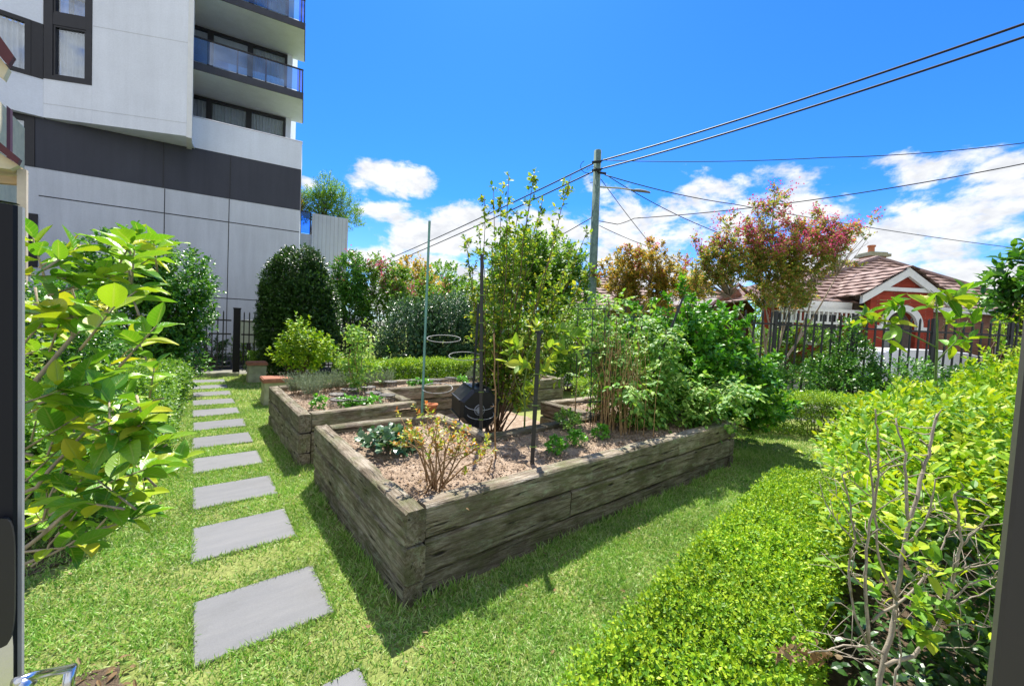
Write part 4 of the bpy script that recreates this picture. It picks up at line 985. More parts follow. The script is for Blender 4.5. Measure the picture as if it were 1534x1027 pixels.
for (xa, ya, xb, yb) in ((861, 650, 866, 455), (884, 640, 888, 462), (905, 650, 906, 462), (918, 630, 912, 500)): g.tube([D(xa, ya, dT+.002*(xa-860)), D(xb, yb, dT+.002*(xa-860))], .0055, 5)
g.build('upright', MBLACK, tr); g = Geo()
for (xa, ya, xb, yb) in ((868, 463, 908, 462), (862, 530, 910, 528), (863, 602, 912, 601)): g.tube([D(xa, ya, dT-.01), D(xb, yb, dT+.09)], .007, 5)
g.build('crossbar', MBLACK, tr)
# compost tumbler
cb = np.array(D(711, 606, 5.0)); cg = thing('compost_tumbler', (cb[0], cb[1], 0), 'black compost tumbler on legs in the notch behind the front bed', 'compost bin')
aim = norm(np.array([-cb[0]*.9+1.1, -cb[1], 0])); side = np.cross(UP, aim); r0 = .265; n = 8; hl = .30
g = Geo(); V = []
for k, (a, rr_) in enumerate(((-hl, .86), (-hl+.05, 1), (hl-.05, 1), (hl, .86))):
    for i in range(n): th = 2*math.pi*(i+.5)/n; V.append(cb+aim*a+(side*math.cos(th)+UP*math.sin(th))*r0*rr_)
F = [(k*n+i, k*n+(i+1) % n, (k+1)*n+(i+1) % n, (k+1)*n+i) for k in range(3) for i in range(n)]+[tuple(range(n-1, -1, -1)), tuple(range(3*n, 4*n))]
g.add(V, F); g.build('drum', MRUBBER, cg)
g = Geo()
for i in range(n):
    th = 2*math.pi*(i+.5)/n; d_ = side*math.cos(th)+UP*math.sin(th); g.tube([cb-aim*(hl-.06)+d_*(r0+.004), cb+aim*(hl-.06)+d_*(r0+.004)], .012, 6)
g.build('rib', MRUBBER, cg)
g = Geo(); p = cb+aim*(hl+.004)+side*-.02+UP*.0; g.tube([p, p+aim*.012], .065, 22); hub = g.build('hub', plain('grey_hub', (.34, .36, .4), .5), cg)
g = Geo(); g.ring(p+aim*.012, .05, .007, aim, 22); g.build('hub_ring', MRUBBER, hub)
g = Geo(); q = cb+side*.12+UP*.225; g.hexa([q-aim*.2+side*a+UP*(-.35*a+b) for b in (0, .02) for a in (-.1, )]*0 or [q+aim*x+side*y+UP*(.004-.55*y+zz) for zz in (0, .02) for x, y in ((-.2, -.1), (.2, -.1), (.2, .1), (-.2, .1))]); g.build('lid', MRUBBER, cg)
for sx_ in (-1, 1):
    for a in (-hl+.02, hl-.02):
        g = Geo(); top_ = cb+aim*a*1.08+UP*.02; g.tube([top_, np.array([*(cb+aim*a*1.1+side*.24*sx_)[:2], .02])], .012, 6); g.build('leg', MBLACK, cg)
# pots
def pot(p, r, h, lab, tilt=None):
    g = Geo(); g.lathe([(r*.68, 0), (r*.95, h*.75), (r*1.08, h*.76), (r*1.1, h), (r*.96, h), (r*.85, h*.5), (.0001, h*.45)], (0, 0, 0), 20)
    o = g.build('plant_pot', MTERRA, None, True, loc=(0, 0, 0)); o.location = tuple(p); 
    if tilt: o.rotation_euler = tilt
    return tag(o, lab, 'pot')
pp = G(646, 616, .56); pot((pp[0], pp[1], .552), .07, .10, 'small terracotta pot standing on the back rail of the front bed')
pp = G(663, 607, .3); 
# toy on the far yard
ty = thing('toy_cart', UV(13.9, 17.4, .6), 'small red and blue childrens toy on the yard across the road', 'toy'); g = Geo(); c = UV(13.9, 17.4, .0)
g.box((c[0], c[1], .83), (.42, .3, .16), .4); g.build('seat', plain('toy_red', (.6, .03, .02), .35), ty); g = Geo(); g.box((c[0]-.12, c[1]+.02, 1.02), (.12, .28, .26), .4); g.box((c[0]-.22, c[1], .92), (.3, .1, .06), .4); g.build('back', plain('toy_blue', (.02, .12, .45), .35), ty)
for dx in (-.15, .15): g = Geo(); g.tube([(c[0]+dx, c[1]-.2, .70), (c[0]+dx, c[1]+.2, .70)], .09, 12); g.build('wheel', plain('toy_yellow', (.6, .45, .03), .4), ty)
# wire cloches over the seedlings of the back bed
CLO = [(1.42, 5.05), (1.62, 4.98), (1.5, 5.42), (1.95, 5.35), (2.05, 5.12), (1.75, 5.75), (2.05, 5.85), (2.55, 6.25), (3.0, 6.3), (3.35, 6.2), (3.75, 6.35), (4.15, 6.3)]
nm = ['nearest the front rail, left', 'nearest the front rail, second from left', 'behind the front left one', 'at the middle right of the wide end', 'by the inner corner of the front rail', 'behind the middle row, left', 'behind the middle row, right',
      'first on the narrow strip past the corner', 'on the narrow strip left of the green stake', 'on the narrow strip behind the green stake', 'on the narrow strip right of the green stake', 'at the far right by the silver herb']
for (x, y), l in zip(CLO, nm):
    t = thing('wire_cloche', (x, y, .48), 'low round wire mesh guard '+l, 'plant guard', 'wire mesh guards in the back bed'); r_, h_ = .105, .13; g = Geo()
    for z in (.005, h_*.5, h_): g.ring((x, y, .475+z), r_, .004 if z < h_ else .006, (0, 0, 1), 22)
    for k in range(18): a = 2*math.pi*k/18; g.tube([(x+r_*math.cos(a), y+r_*math.sin(a), .47), (x+r_*math.cos(a), y+r_*math.sin(a), .475+h_)], .0016, 3)
    g.build('mesh_side', MBLACK, t); g = Geo()
    for k in range(-4, 5):
        q = k*r_/4.6; l_ = math.sqrt(max(0, r_*r_-q*q)); g.tube([(x+q, y-l_, .477+h_), (x+q, y+l_, .477+h_)], .0013, 3); g.tube([(x-l_, y+q, .478+h_), (x+l_, y+q, .478+h_)], .0013, 3)
    g.build('mesh_top', MBLACK, t)
# ------------------------------------------------------------------ plants
LG_DARK = leafmat('leaf_dark', [(.018, .055, .012), (.038, .1, .018), (.08, .17, .028)], .2, .32, .5)
LG_DEEP = leafmat('leaf_deep_green', [(.026, .11, .013), (.055, .19, .02), (.11, .29, .03), (.18, .37, .04)], .28, .34, .5)
LG_CITR = leafmat('leaf_citrus', [(.035, .15, .012), (.07, .25, .02), (.13, .36, .025), (.22, .44, .035)], .3, .42, .4)
LG_MID = leafmat('leaf_mid', [(.055, .15, .022), (.11, .26, .03), (.19, .37, .04), (.29, .44, .055)], .36, .4, .45)
LG_BLUE = leafmat('leaf_blue_green', [(.02, .07, .03), (.04, .115, .05), (.085, .18, .085), (.16, .26, .14)], .22, .34, .5)
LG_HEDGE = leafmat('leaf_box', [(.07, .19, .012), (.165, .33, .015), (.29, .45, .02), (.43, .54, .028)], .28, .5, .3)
LG_HEDGED = leafmat('leaf_box_shade', [(.03, .09, .012), (.06, .15, .015), (.1, .2, .02)], .25, .42, .4)  # box leaf darkened for the hedge interior; its shade is in the colour
LG_GOLD = leafmat('leaf_gold', [(.07, .2, .014), (.15, .33, .016), (.27, .44, .02), (.4, .52, .025), (.5, .56, .03)], .3, .5, .3)
LG_LEMON = leafmat('leaf_lemon', [(.06, .2, .016), (.1, .28, .018), (.15, .35, .02), (.21, .41, .022), (.29, .46, .025), (.38, .5, .027), (.54, .54, .035)], .32, .36, .45, veins=True)
LG_EGG = leafmat('leaf_eggplant', [(.14, .3, .03), (.24, .42, .04), (.36, .5, .05), (.5, .56, .06)], .4, .45, .35, veins=True)
LG_TOM = leafmat('leaf_tomato', [(.08, .23, .035), (.16, .36, .055), (.28, .48, .085), (.4, .54, .14)], .35, .5, .35)
LG_SILV = leafmat('leaf_silver', [(.14, .19, .12), (.2, .25, .17), (.27, .31, .22)], .25, .6, .3, (1.05, 1.1, .8))
LG_APPLE = leafmat('leaf_apple', [(.06, .16, .02), (.11, .24, .03), (.19, .33, .04), (.3, .4, .045), (.48, .48, .05)], .4, .5, .3)
LG_BLUEB = leafmat('leaf_blueberry', [(.14, .26, .03), (.3, .42, .035), (.46, .5, .05), (.55, .36, .06), (.55, .16, .05)], .4, .4, .4, (1.2, 1.05, .6))
LG_CREPE = leafmat('leaf_crepe', [(.12, .22, .035), (.2, .33, .045), (.32, .4, .06), (.46, .38, .09), (.56, .24, .13)], .55, .5, .3, (1.15, 1.05, .7))
LG_CREPE2 = leafmat('leaf_crepe_bronze', [(.16, .22, .035), (.3, .3, .045), (.46, .37, .05), (.52, .27, .08)], .55, .45, .4, (1.2, 1.05, .7))
LG_PINK = leafmat('blossom_pink', [(.55, .05, .14), (.66, .09, .22), (.68, .2, .32), (.6, .13, .14)], .35, .6, .3, (1.1, .8, .9))
LG_BASIL = leafmat('leaf_basil', [(.07, .27, .02), (.12, .38, .03), (.21, .46, .05)], .35, .35, .45)
LG_DRY = leafmat('leaf_dry', [(.16, .1, .05), (.28, .18, .09), (.36, .27, .15)], .3, .7, .2, (1.1, 1, .8))
def add_sp(g, S, Dv, Ls, k, ll, lw, r, T='two', **kw):
    P, A, Nn, L, W = sprigs(S, Dv, Ls, k, ll, lw, r, **kw); g.leaves(P, A, Nn, L, W, T, r.uniform(.4, 1.6, len(P)))
def bush(name, lab, cat, base, blobs, n, k, ll, lw, mat, seed, T='two', Ls=.14, group=None, stems=6, srad=.02, inner=.5, up=.6, amp=.16, bark=None, cf=1.6, spread=1.0, clump=1.0, low=-.9, upn=.6):
    """a shrub: lumpy volumes filled with leafy twigs, and the stems that carry them"""
    r = np.random.default_rng(seed); t = thing(name, base, lab, cat, group); g = Geo(); base = np.array(base, float); tot = sum(b[6] if len(b) > 6 else b[3]*b[4]*b[5] for b in blobs)
    pts = []
    for b in blobs:
        m = int(1.35*n*((b[6] if len(b) > 6 else b[3]*b[4]*b[5])/tot)); P, d = blob(m, b[:3], b[3:6], r, amp, inner, low); pts.append(P)
        fr = cf/np.mean(b[3:6]); nz = np.array([mnoise.noise((p[0]*fr+seed, p[1]*fr, p[2]*fr)) for p in P])
        ok = (P[:, 2] > base[2]+.02) & (nz > -.24+clump*r.uniform(-.45, .25, len(P))); P, d = P[ok], d[ok]
        add_sp(g, P, norm(d+UP*up+rand_unit(len(P), r)*.55), r.uniform(.6, 1.3, len(P))*Ls, k, ll, lw, r, T, spread=spread, upn=upn)
    g.build('foliage', mat, t, T == 'big')
    pts = np.concatenate(pts); s = Geo()
    for i in range(stems):
        q = pts[int(r.integers(len(pts)))]; q = base+(q-base)*.85; m1 = base+(q-base)*.5+r.normal(size=3)*.08*np.linalg.norm(q-base)
        st = base+r.normal(size=3)*[.05, .05, 0]*min(1, blobs[0][3]*2); pl = [st, (st+m1)/2+r.normal(size=3)*.03, m1, q]
        s.tube(pl, [srad, srad*.8, srad*.6, srad*.25], 6)
        for j in range(3):
            q2 = pts[int(r.integers(len(pts)))]; a = pl[1+j % 2]
            s.tube([a, (a+q2)/2+r.normal(size=3)*.05, a+(q2-a)*.9], [srad*.5, srad*.35, srad*.15], 5)
    s.build('stems', bark or MBARK, t); return t
def hedge(name, lab, path, width, h, n, k, ll, lw, mat, seed, base=0.0, wob=.04, Ls=.07, group=None, matd=None, sides=.5):
    """a clipped hedge along a path of (x, y): leafy twigs in a shell over its top and flanks"""
    r = np.random.default_rng(seed); path = np.array(path, float); seg = np.diff(path, axis=0); sl = np.linalg.norm(seg, axis=1); cum = np.concatenate([[0], np.cumsum(sl)]); L = cum[-1]
    t = thing(name, (*path[0], base), lab, 'hedge', group)
    def at(s, off):
        i = np.clip(np.searchsorted(cum, s, 'right')-1, 0, len(seg)-1); f = (s-cum[i])/sl[i]; p = path[i]+seg[i]*f[:, None]; tv = seg[i]/sl[i][:, None]
        return p+np.stack([-tv[:, 1], tv[:, 0]], 1)*off[:, None], tv
    w2 = width/2; per = width+2*h*sides
    u = r.uniform(0, 1, n)*per; s_ = r.uniform(0, L, n); dep = r.uniform(0, 1, n)**1.7*.11
    lump = np.array([mnoise.noise((a*1.6, b*3, seed)) +.6*mnoise.noise((a*5, b*7, seed+2)) for a, b in zip(s_, u)])*wob
    top = u < width; lf = (~top) & (u < width+h*sides); off = np.where(top, u-w2, np.where(lf, -w2, w2)); z = np.where(top, h, np.where(lf, (u-width)/sides, (u-width-h*sides)/sides))
    z = np.clip(z, .02, h); edge = np.where(top, np.clip((np.abs(off)-w2+.1)/.1, 0, 1)**2*.05, 0)
    nrm_o = np.where(top, 0, np.sign(off)); zz = np.where(top, z-dep+lump-edge, z); oo = np.where(top, off, np.sign(off)*(w2-dep*1.0+lump-np.clip((z-h+.1)/.1, 0, 1)**2*.04))
    p2, tv = at(s_, oo); P = np.concatenate([p2, (zz+base)[:, None]], 1); sv = np.stack([-tv[:, 1], tv[:, 0], np.zeros(n)], 1)
    Dv = norm(np.where(top[:, None], UP*1.0, sv*np.sign(off)[:, None]*.8+UP*.6)+rand_unit(n, r)*.55)
    g = Geo(); add_sp(g, P, Dv, r.uniform(.5, 1.35, n)*Ls, k, ll, lw, r); g.build('foliage', mat, t)
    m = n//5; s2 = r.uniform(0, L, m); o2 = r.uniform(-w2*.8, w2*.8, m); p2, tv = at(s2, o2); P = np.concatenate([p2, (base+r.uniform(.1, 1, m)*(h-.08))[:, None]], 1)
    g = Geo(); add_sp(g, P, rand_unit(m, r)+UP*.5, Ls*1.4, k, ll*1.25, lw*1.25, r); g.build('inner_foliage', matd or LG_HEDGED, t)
    g = Geo(); m = max(8, int(L*16)); s2 = r.uniform(0, L, m); o2 = r.uniform(-w2*.6, w2*.6, m); a2, _ = at(s2, o2); b2, _ = at(np.clip(s2+r.normal(size=m)*.1, 0, L), np.clip(o2*1.3+r.normal(size=m)*.08, -w2*.85, w2*.85))
    for a, b in zip(a2, b2): g.tube([(*a, base-.02), (*(a*.6+b*.4), base+h*.4), (*b, base+h*.86)], [.008, .006, .003], 4)
    g.build('stems', MBARK, t); return t

# --- clipped box hedge, bottom right
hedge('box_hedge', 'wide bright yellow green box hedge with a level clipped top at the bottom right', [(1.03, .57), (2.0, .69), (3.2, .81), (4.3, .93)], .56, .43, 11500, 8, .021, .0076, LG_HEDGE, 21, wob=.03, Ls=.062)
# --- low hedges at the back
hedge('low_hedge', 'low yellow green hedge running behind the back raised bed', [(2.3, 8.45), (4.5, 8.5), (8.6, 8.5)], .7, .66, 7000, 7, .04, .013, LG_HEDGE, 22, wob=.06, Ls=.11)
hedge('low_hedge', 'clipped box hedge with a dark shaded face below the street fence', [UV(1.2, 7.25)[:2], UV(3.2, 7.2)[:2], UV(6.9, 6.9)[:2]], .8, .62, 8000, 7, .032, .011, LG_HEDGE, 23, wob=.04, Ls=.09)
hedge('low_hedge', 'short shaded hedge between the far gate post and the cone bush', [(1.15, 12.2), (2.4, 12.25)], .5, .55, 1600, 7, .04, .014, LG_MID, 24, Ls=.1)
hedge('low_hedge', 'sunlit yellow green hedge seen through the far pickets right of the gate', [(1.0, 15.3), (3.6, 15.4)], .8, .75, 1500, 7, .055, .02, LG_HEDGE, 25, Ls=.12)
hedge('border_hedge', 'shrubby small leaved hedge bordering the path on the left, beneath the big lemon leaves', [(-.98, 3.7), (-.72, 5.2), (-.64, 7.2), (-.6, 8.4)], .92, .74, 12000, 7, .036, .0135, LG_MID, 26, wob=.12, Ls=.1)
# --- tall golden shrub at right
bush('golden_shrub', 'large golden green shrub filling the right side, taller than the box hedge before it', 'shrub', (4.2, -.35, 0),
     [(2.75, -.05, .5, .55, .5, .52), (3.5, .02, .58, .7, .55, .58), (4.9, .5, .5, .6, .45, .5), (4.4, .08, .58, .8, .65, .6), (5.4, .2, .58, .8, .7, .58), (6.5, .2, .58, .9, .8, .58), (3.0, -.75, .68, .75, .6, .6), (4.2, -.85, .72, .9, .7, .6), (5.6, -.8, .72, 1.0, .8, .62), (7.0, -.9, .8, 1., .9, .72)],
     5200, 9, .068, .0165, LG_GOLD, 31, Ls=.2, low=-.15, stems=16, srad=.016, inner=.5, up=.9, amp=.15, T='mid')
bush('shade_toned_privet', 'glossy lower shrub, its leaves darkened as shade, behind the bare twigs at the bottom right', 'shrub', (2.5, -.2, 0), [(2.45, -.12, .4, .5, .45, .42), (2.4, -.55, .42, .55, .5, .45), (2.2, -.25, .25, .35, .35, .25)], 900, 6, .05, .016, LG_DARK, 32, T='mid', Ls=.15, stems=10, srad=.01)  # dark leaf colour paints the shade at the golden shrub's foot
bush('golden_shrub', 'taller rounded golden shrub at the right edge, in front of the timber fence', 'shrub', (8.4, -.6, 0), [(8.2, -.5, .8, 1.0, 1.0, .8), (9.6, -1.0, .9, 1.1, 1.0, .9)], 2000, 9, .085, .026, LG_GOLD, 33, Ls=.17, stems=8)
# --- bare branching shrub
t = thing('bare_shrub', D(1318, 1035, 1.28), 'nearly leafless shrub of pale bare twigs standing before the dark foliage at the right', 'shrub'); g = Geo()
def zc(x, y): return 1180+x*.3378, 680+y*.3378
BR_ = [([(405, 1090), (405, 1027), (430, 880), (470, 760), (480, 650), (510, 470), (540, 300), (575, 180), (590, 110), (625, 0), (640, -90), (665, -180)], .017, 1.28, .10),
       ([(480, 640), (430, 530), (400, 440), (385, 260), (400, 100), (404, 0), (395, -110), (388, -200)], .009, 1.28, -.08), ([(365, 840), (345, 600), (350, 420), (375, 250), (375, 100), (360, 0)], .010, 1.26, -.05),
       ([(420, 880), (350, 840), (290, 700), (270, 520), (295, 380), (280, 230), (240, 90)], .0095, 1.27, .06), ([(435, 930), (560, 890), (640, 810), (700, 660), (740, 540), (770, 390), (755, 270), (738, 180)], .012, 1.28, -.1),
       ([(370, 740), (520, 640), (600, 545), (650, 470), (690, 390), (720, 320)], .008, 1.25, .04), ([(525, 635), (640, 655), (760, 660), (850, 625), (920, 590)], .006, 1.26, -.06), ([(680, 755), (790, 755), (900, 764)], .005, 1.24, -.1),
       ([(415, 900), (350, 850), (250, 850), (170, 870), (90, 880)], .007, 1.27, -.07), ([(405, 915), (350, 860), (300, 830), (180, 795), (80, 780)], .005, 1.27, .07), ([(395, 910), (320, 905), (200, 890)], .0045, 1.27, .05),
       ([(470, 1050), (480, 960), (505, 890), (490, 780), (480, 690)], .007, 1.24, .03), ([(530, 300), (525, 150), (520, 0), (500, -60), (480, -160)], .010, 1.3, .06), ([(540, 385), (600, 320), (630, 240), (655, 110)], .008, 1.3, -.05),
       ([(345, 600), (290, 540), (270, 510)], .005, 1.26, 0), ([(270, 560), (210, 480), (165, 420)], .0035, 1.27, .04), ([(350, 420), (290, 380), (220, 300), (170, 220), (140, 120)], .005, 1.26, .05), ([(400, 430), (330, 390), (240, 200), (180, 160)], .0035, 1.27, .06),
       ([(385, 260), (450, 215), (520, 165)], .004, 1.27, -.05), ([(375, 190), (300, 130), (250, 80)], .0035, 1.26, .04), ([(395, 110), (450, 60), (520, 40)], .004, 1.27, -.04), ([(770, 400), (830, 340), (895, 275)], .006, 1.22, -.05),
       ([(735, 640), (800, 580), (870, 555), (930, 545)], .006, 1.23, -.05), ([(790, 505), (860, 490), (930, 470)], .005, 1.2, -.03), ([(625, 510), (680, 512), (728, 512)], .003, 1.26, 0), ([(620, 850), (720, 852), (810, 855)], .0045, 1.25, -.05),
       ([(480, 640), (560, 560), (610, 545)], .003, 1.28, .02), ([(630, 280), (690, 265)], .003, 1.28, 0), ([(540, 230), (640, 250)], .0035, 1.29, 0), ([(560, 380), (620, 480), (690, 620), (720, 660)], .003, 1.29, .02), ([(555, 400), (580, 520), (650, 690), (670, 720)], .0028, 1.29, .03)]
tipz = []
rb = np.random.default_rng(5)
for pts, rad, dd, slope in BR_:
    n = len(pts); pl = [D(*zc(*p), dd+slope*i/max(1, n-1)+.003*rb.normal()) for i, p in enumerate(pts)]; rad = rad*.5
    fine = []
    for a, b in zip(pl[:-1], pl[1:]):
        for s_ in (0, .33, .66): fine.append(a+(b-a)*s_+rb.normal(size=3)*.0016)
    fine.append(pl[-1]); m = len(fine); g.tube(fine, [rad*(1-.55*i/(m-1))*(1+.07*rb.normal()) for i in range(m)], 7); tipz.append(pl[-1])
    for j in range(int(2+n*.9)):
        q = fine[int(rb.integers(m//3, m))]; dv = norm(rb.normal(size=3)+UP*.7)*rb.uniform(.03, .11); g.tube([q, q+dv*.6+rb.normal(size=3)*.006, q+dv], [rad*.3+.0006, rad*.22+.0005, .0006], 4)
g.build('branches', MGREYB, t, True)
g = Geo(); S = [D(*zc(x, y), 1.23) for x, y in ((560, 740), (600, 700), (590, 790), (540, 770), (640, 770), (520, 480), (560, 510), (690, 540), (440, 700), (480, 400), (560, 690), (620, 740))]
S = np.array(S); add_sp(g, S, rand_unit(len(S), rb)+UP*.6, .07, 6, .055, .017, rb, 'mid'); g.build('leaves', LG_GOLD, t)
g = Geo(); S = np.array([D(*zc(rb.uniform(-60, 210), 880+rb.normal()*18), 1.27) for _ in range(46)]); g.leaves(S, rand_unit(46, rb)-UP*.5, rand_unit(46, rb), rb.uniform(.02, .045, 46), rb.uniform(.004, .009, 46), 'mid', rb.uniform(1, 3, 46)); g.build('dry_leaves', LG_DRY, t)

# --- big leaved lemon branches, left, reaching in from beside the post
def leafy_limb(t, limbs, clusters, mat, bark, ll, lw, seed, T='big', k=8, upn=.95, flat=.6):
    r = np.random.default_rng(seed); g = Geo()
    for pts, rad in limbs:
        pl = [D(*p) for p in pts]; fine = []
        for a, b in zip(pl[:-1], pl[1:]):
            for s_ in (0, .5): fine.append(a+(b-a)*s_+r.normal(size=3)*.006)
        fine.append(pl[-1]); m = len(fine); g.tube(fine, [rad*.72*(1-.6*i/(m-1)) for i in range(m)], 7)
    st = g; g = Geo()
    for (px, py, d, n, ax, ay) in clusters:
        c = D(px, py, d)+r.normal(size=3)*[.02, .04, .02]; dv = norm(rt*ax-dn*ay+fw*r.normal()*.35)
        S = c[None]; L_ = .09+.02*n/k
        P, A, Nn, L, W = sprigs(np.repeat(S, 1, 0), dv[None], L_, n, ll, lw, r, spread=1.1, upn=upn, jit=.34); g.leaves(P, A*[1, 1, flat], Nn, L, W, T, r.uniform(-.5, 1.5, len(P))); st.tube([c-dv*.05, c+dv*L_], [.004, .002], 5)
    g.build('leaves', mat, t, True); st.build('branches', bark, t, True)
lem = thing('lemon_shrub', D(20, 900, 1.5)*[1, 1, 0], 'big leaved glossy yellow green shrub reaching in from behind the left gate post', 'shrub')
rl = np.random.default_rng(77); cl = []
for (x, y, n) in ((55, 415, 6), (130, 470, 5), (70, 455, 6), (165, 450, 4), (50, 490, 5), (90, 520, 4), (60, 565, 5), (85, 585, 5), (150, 625, 6), (95, 655, 6), (115, 705, 6), (70, 715, 6), (150, 690, 6), (190, 665, 5), (175, 740, 5), (130, 760, 5), (50, 740, 6), (60, 790, 6), (90, 800, 5), (130, 790, 6), (165, 765, 6), (190, 735, 6), (205, 690, 5), (70, 770, 6), (110, 770, 5), (145, 775, 6), (190, 750, 6), (215, 735, 5), (85, 745, 6), (60, 620, 5), (180, 690, 6), (140, 710, 6), (100, 730, 6), (160, 645, 6), (210, 655, 5), (75, 680, 6), (115, 625, 6), (195, 372, 7), (195, 395, 7), (160, 395, 6), (230, 392, 5), (120, 395, 6), (90, 395, 7), (60, 395, 6), (48, 430, 6), (85, 440, 7), (115, 430, 6), (70, 490, 6), (55, 540, 5), (100, 460, 5), (150, 425, 5), (185, 430, 5), (215, 450, 4), (195, 510, 6), (215, 515, 5), (140, 505, 5), (60, 590, 5),
                  (70, 610, 7), (100, 620, 7), (140, 600, 7), (125, 650, 7), (80, 650, 6), (60, 690, 7), (110, 690, 7), (150, 660, 7), (185, 640, 7), (205, 620, 6), (236, 604, 5), (200, 680, 6), (170, 705, 7), (130, 725, 7), (215, 700, 6), (225, 715, 5), (150, 750, 5), (110, 745, 6), (75, 730, 6), (60, 780, 5), (100, 785, 5), (165, 790, 4), (60, 640, 6), (45, 660, 5), (175, 615, 5), (120, 590, 5)):
    cl.append((min(x, 224)+rl.normal()*5, y+rl.normal()*5, 1.36+rl.uniform(-.2, .45), n+2, .55+rl.normal()*.5, .45+rl.normal()*.4))
leafy_limb(lem, [([(-10, 640, 1.3), (50, 580, 1.35), (110, 505, 1.4), (160, 465, 1.4), (195, 430, 1.42), (197, 370, 1.42)], .012), ([(110, 505, 1.4), (115, 450, 1.4), (90, 400, 1.4)], .008), ([(-10, 760, 1.3), (50, 730, 1.35), (95, 680, 1.4), (140, 640, 1.45), (200, 610, 1.5), (245, 596, 1.5)], .010), ([(-20, 860, 1.3), (45, 815, 1.35), (110, 765, 1.4), (150, 742, 1.45), (210, 690, 1.5), (250, 665, 1.5)], .011),
                 ([(30, 850, 1.32), (80, 825, 1.38), (130, 800, 1.42), (165, 785, 1.45)], .008), ([(45, 850, 1.33), (75, 815, 1.38), (120, 760, 1.42), (165, 735, 1.45), (205, 700, 1.5)], .005), ([(165, 785, 1.45), (185, 760, 1.46), (205, 715, 1.5)], .004), ([(60, 800, 1.35), (100, 770, 1.4), (160, 730, 1.45)], .004), ([(40, 590, 1.4), (120, 590, 1.5), (170, 540, 1.5), (215, 512, 1.5)], .006), ([(60, 780, 1.4), (90, 700, 1.45), (125, 650, 1.48)], .006)], cl, LG_LEMON, MPALEB, .108, .029, 78)
bush('street_shrub', 'mixed green street shrubs behind the notch, between the apple stems and the pole', 'shrub', UV(1.5, 10.4, 0), [tuple(UV(u, v, z))+(a, b, c) for u, v, z, a, b, c in ((.6, 10.2, .95, .9, .6, .95), (1.9, 10.3, 1.15, .9, .6, 1.1), (3.1, 10.4, .9, .9, .6, .95), (4.0, 10.3, .7, .7, .6, .8))], 2300, 8, .085, .03, LG_MID, 39, Ls=.2, stems=9)
# shrubs further up the left side
bush('bright_shrub', 'small leaved bright shrub rising behind the lemon leaves at the far left', 'shrub', (-2.2, 5.2, 0), [(-1.9, 5.1, 1.35, .75, .7, .85), (-1.5, 4.9, 1.0, .5, .5, .6)], 1500, 8, .05, .017, LG_GOLD, 41, Ls=.15)
bush('dark_shrub', 'dark dense shrub in the shade between the lemon leaves and the camellia', 'shrub', (-1.5, 7.3, 0), [(-1.45, 7.0, .95, .75, .9, .95), (-1.3, 8.2, .9, .65, .8, .9)], 2200, 8, .055, .02, LG_DEEP, 42, Ls=.15)
bush('camellia_tree', 'glossy deep green camellia shrub with an upright ragged crown beside the far path', 'shrub', (-.75, 9.8, 0), [(-.75, 9.9, 1.35, .72, .7, 1.0), (-.25, 9.8, 2.05, .5, .5, .65), (-.95, 9.6, 2.1, .55, .6, .6), (-.1, 9.9, 1.5, .4, .4, .6), (-.5, 9.6, .75, .55, .5, .6)], 2600, 8, .075, .028, LG_DEEP, 43, Ls=.2, srad=.03, T='mid', amp=.2)
bush('dark_shrub', 'dark evergreen shrub outside the far gate against the tower wall', 'shrub', (.45, 14.2, 0), [(.45, 14.2, .4, .3, .35, .45)], 150, 8, .08, .03, LG_DARK, 44, Ls=.2)
bush('dark_shrub', 'bluish dark shrub behind the pickets right of the far gate', 'shrub', (2.5, 16.3, 0), [(2.55, 16.3, 1.4, .8, .7, .75), (3.2, 16.4, .9, .8, .7, .8)], 600, 8, .1, .035, LG_DARK, 45, Ls=.22)
# --- cone bush, columnar shrub, round bush and the row behind
bush('cone_bush', 'tall dark clipped egg shaped evergreen bush at the end of the garden', 'bush', (2.2, 11.95, 0), [(2.24, 11.95, 1.35, .97, .92, 1.3), (2.24, 11.95, 2.15, .87, .83, 1.1), (2.26, 11.95, 2.8, .6, .57, .66)], 8200, 8, .062, .024, LG_DARK, 51, Ls=.13, inner=.72, amp=.085, up=.5, srad=.05)
bush('dark_columnar_shrub', 'dark upright shrub with a few pink blooms just right of the cone bush', 'shrub', (4.1, 13.4, 0), [(4.0, 13.4, 1.6, .6, .6, 1.5), (3.95, 13.4, 3.0, .5, .5, .75)], 1500, 8, .08, .03, LG_DEEP, 53, Ls=.18, srad=.03)
bush('round_bush', 'broad dark blue green rounded bush behind the low hedge', 'bush', (5.6, 10.9, 0), [(5.0, 10.9, 1.1, 1.0, .9, 1.15), (6.3, 10.8, 1.25, 1.25, 1.0, 1.2), (7.5, 10.9, 1.1, 1.0, .9, 1.1)], 6000, 8, .075, .026, LG_BLUE, 54, Ls=.17, amp=.12, srad=.035, T='two')
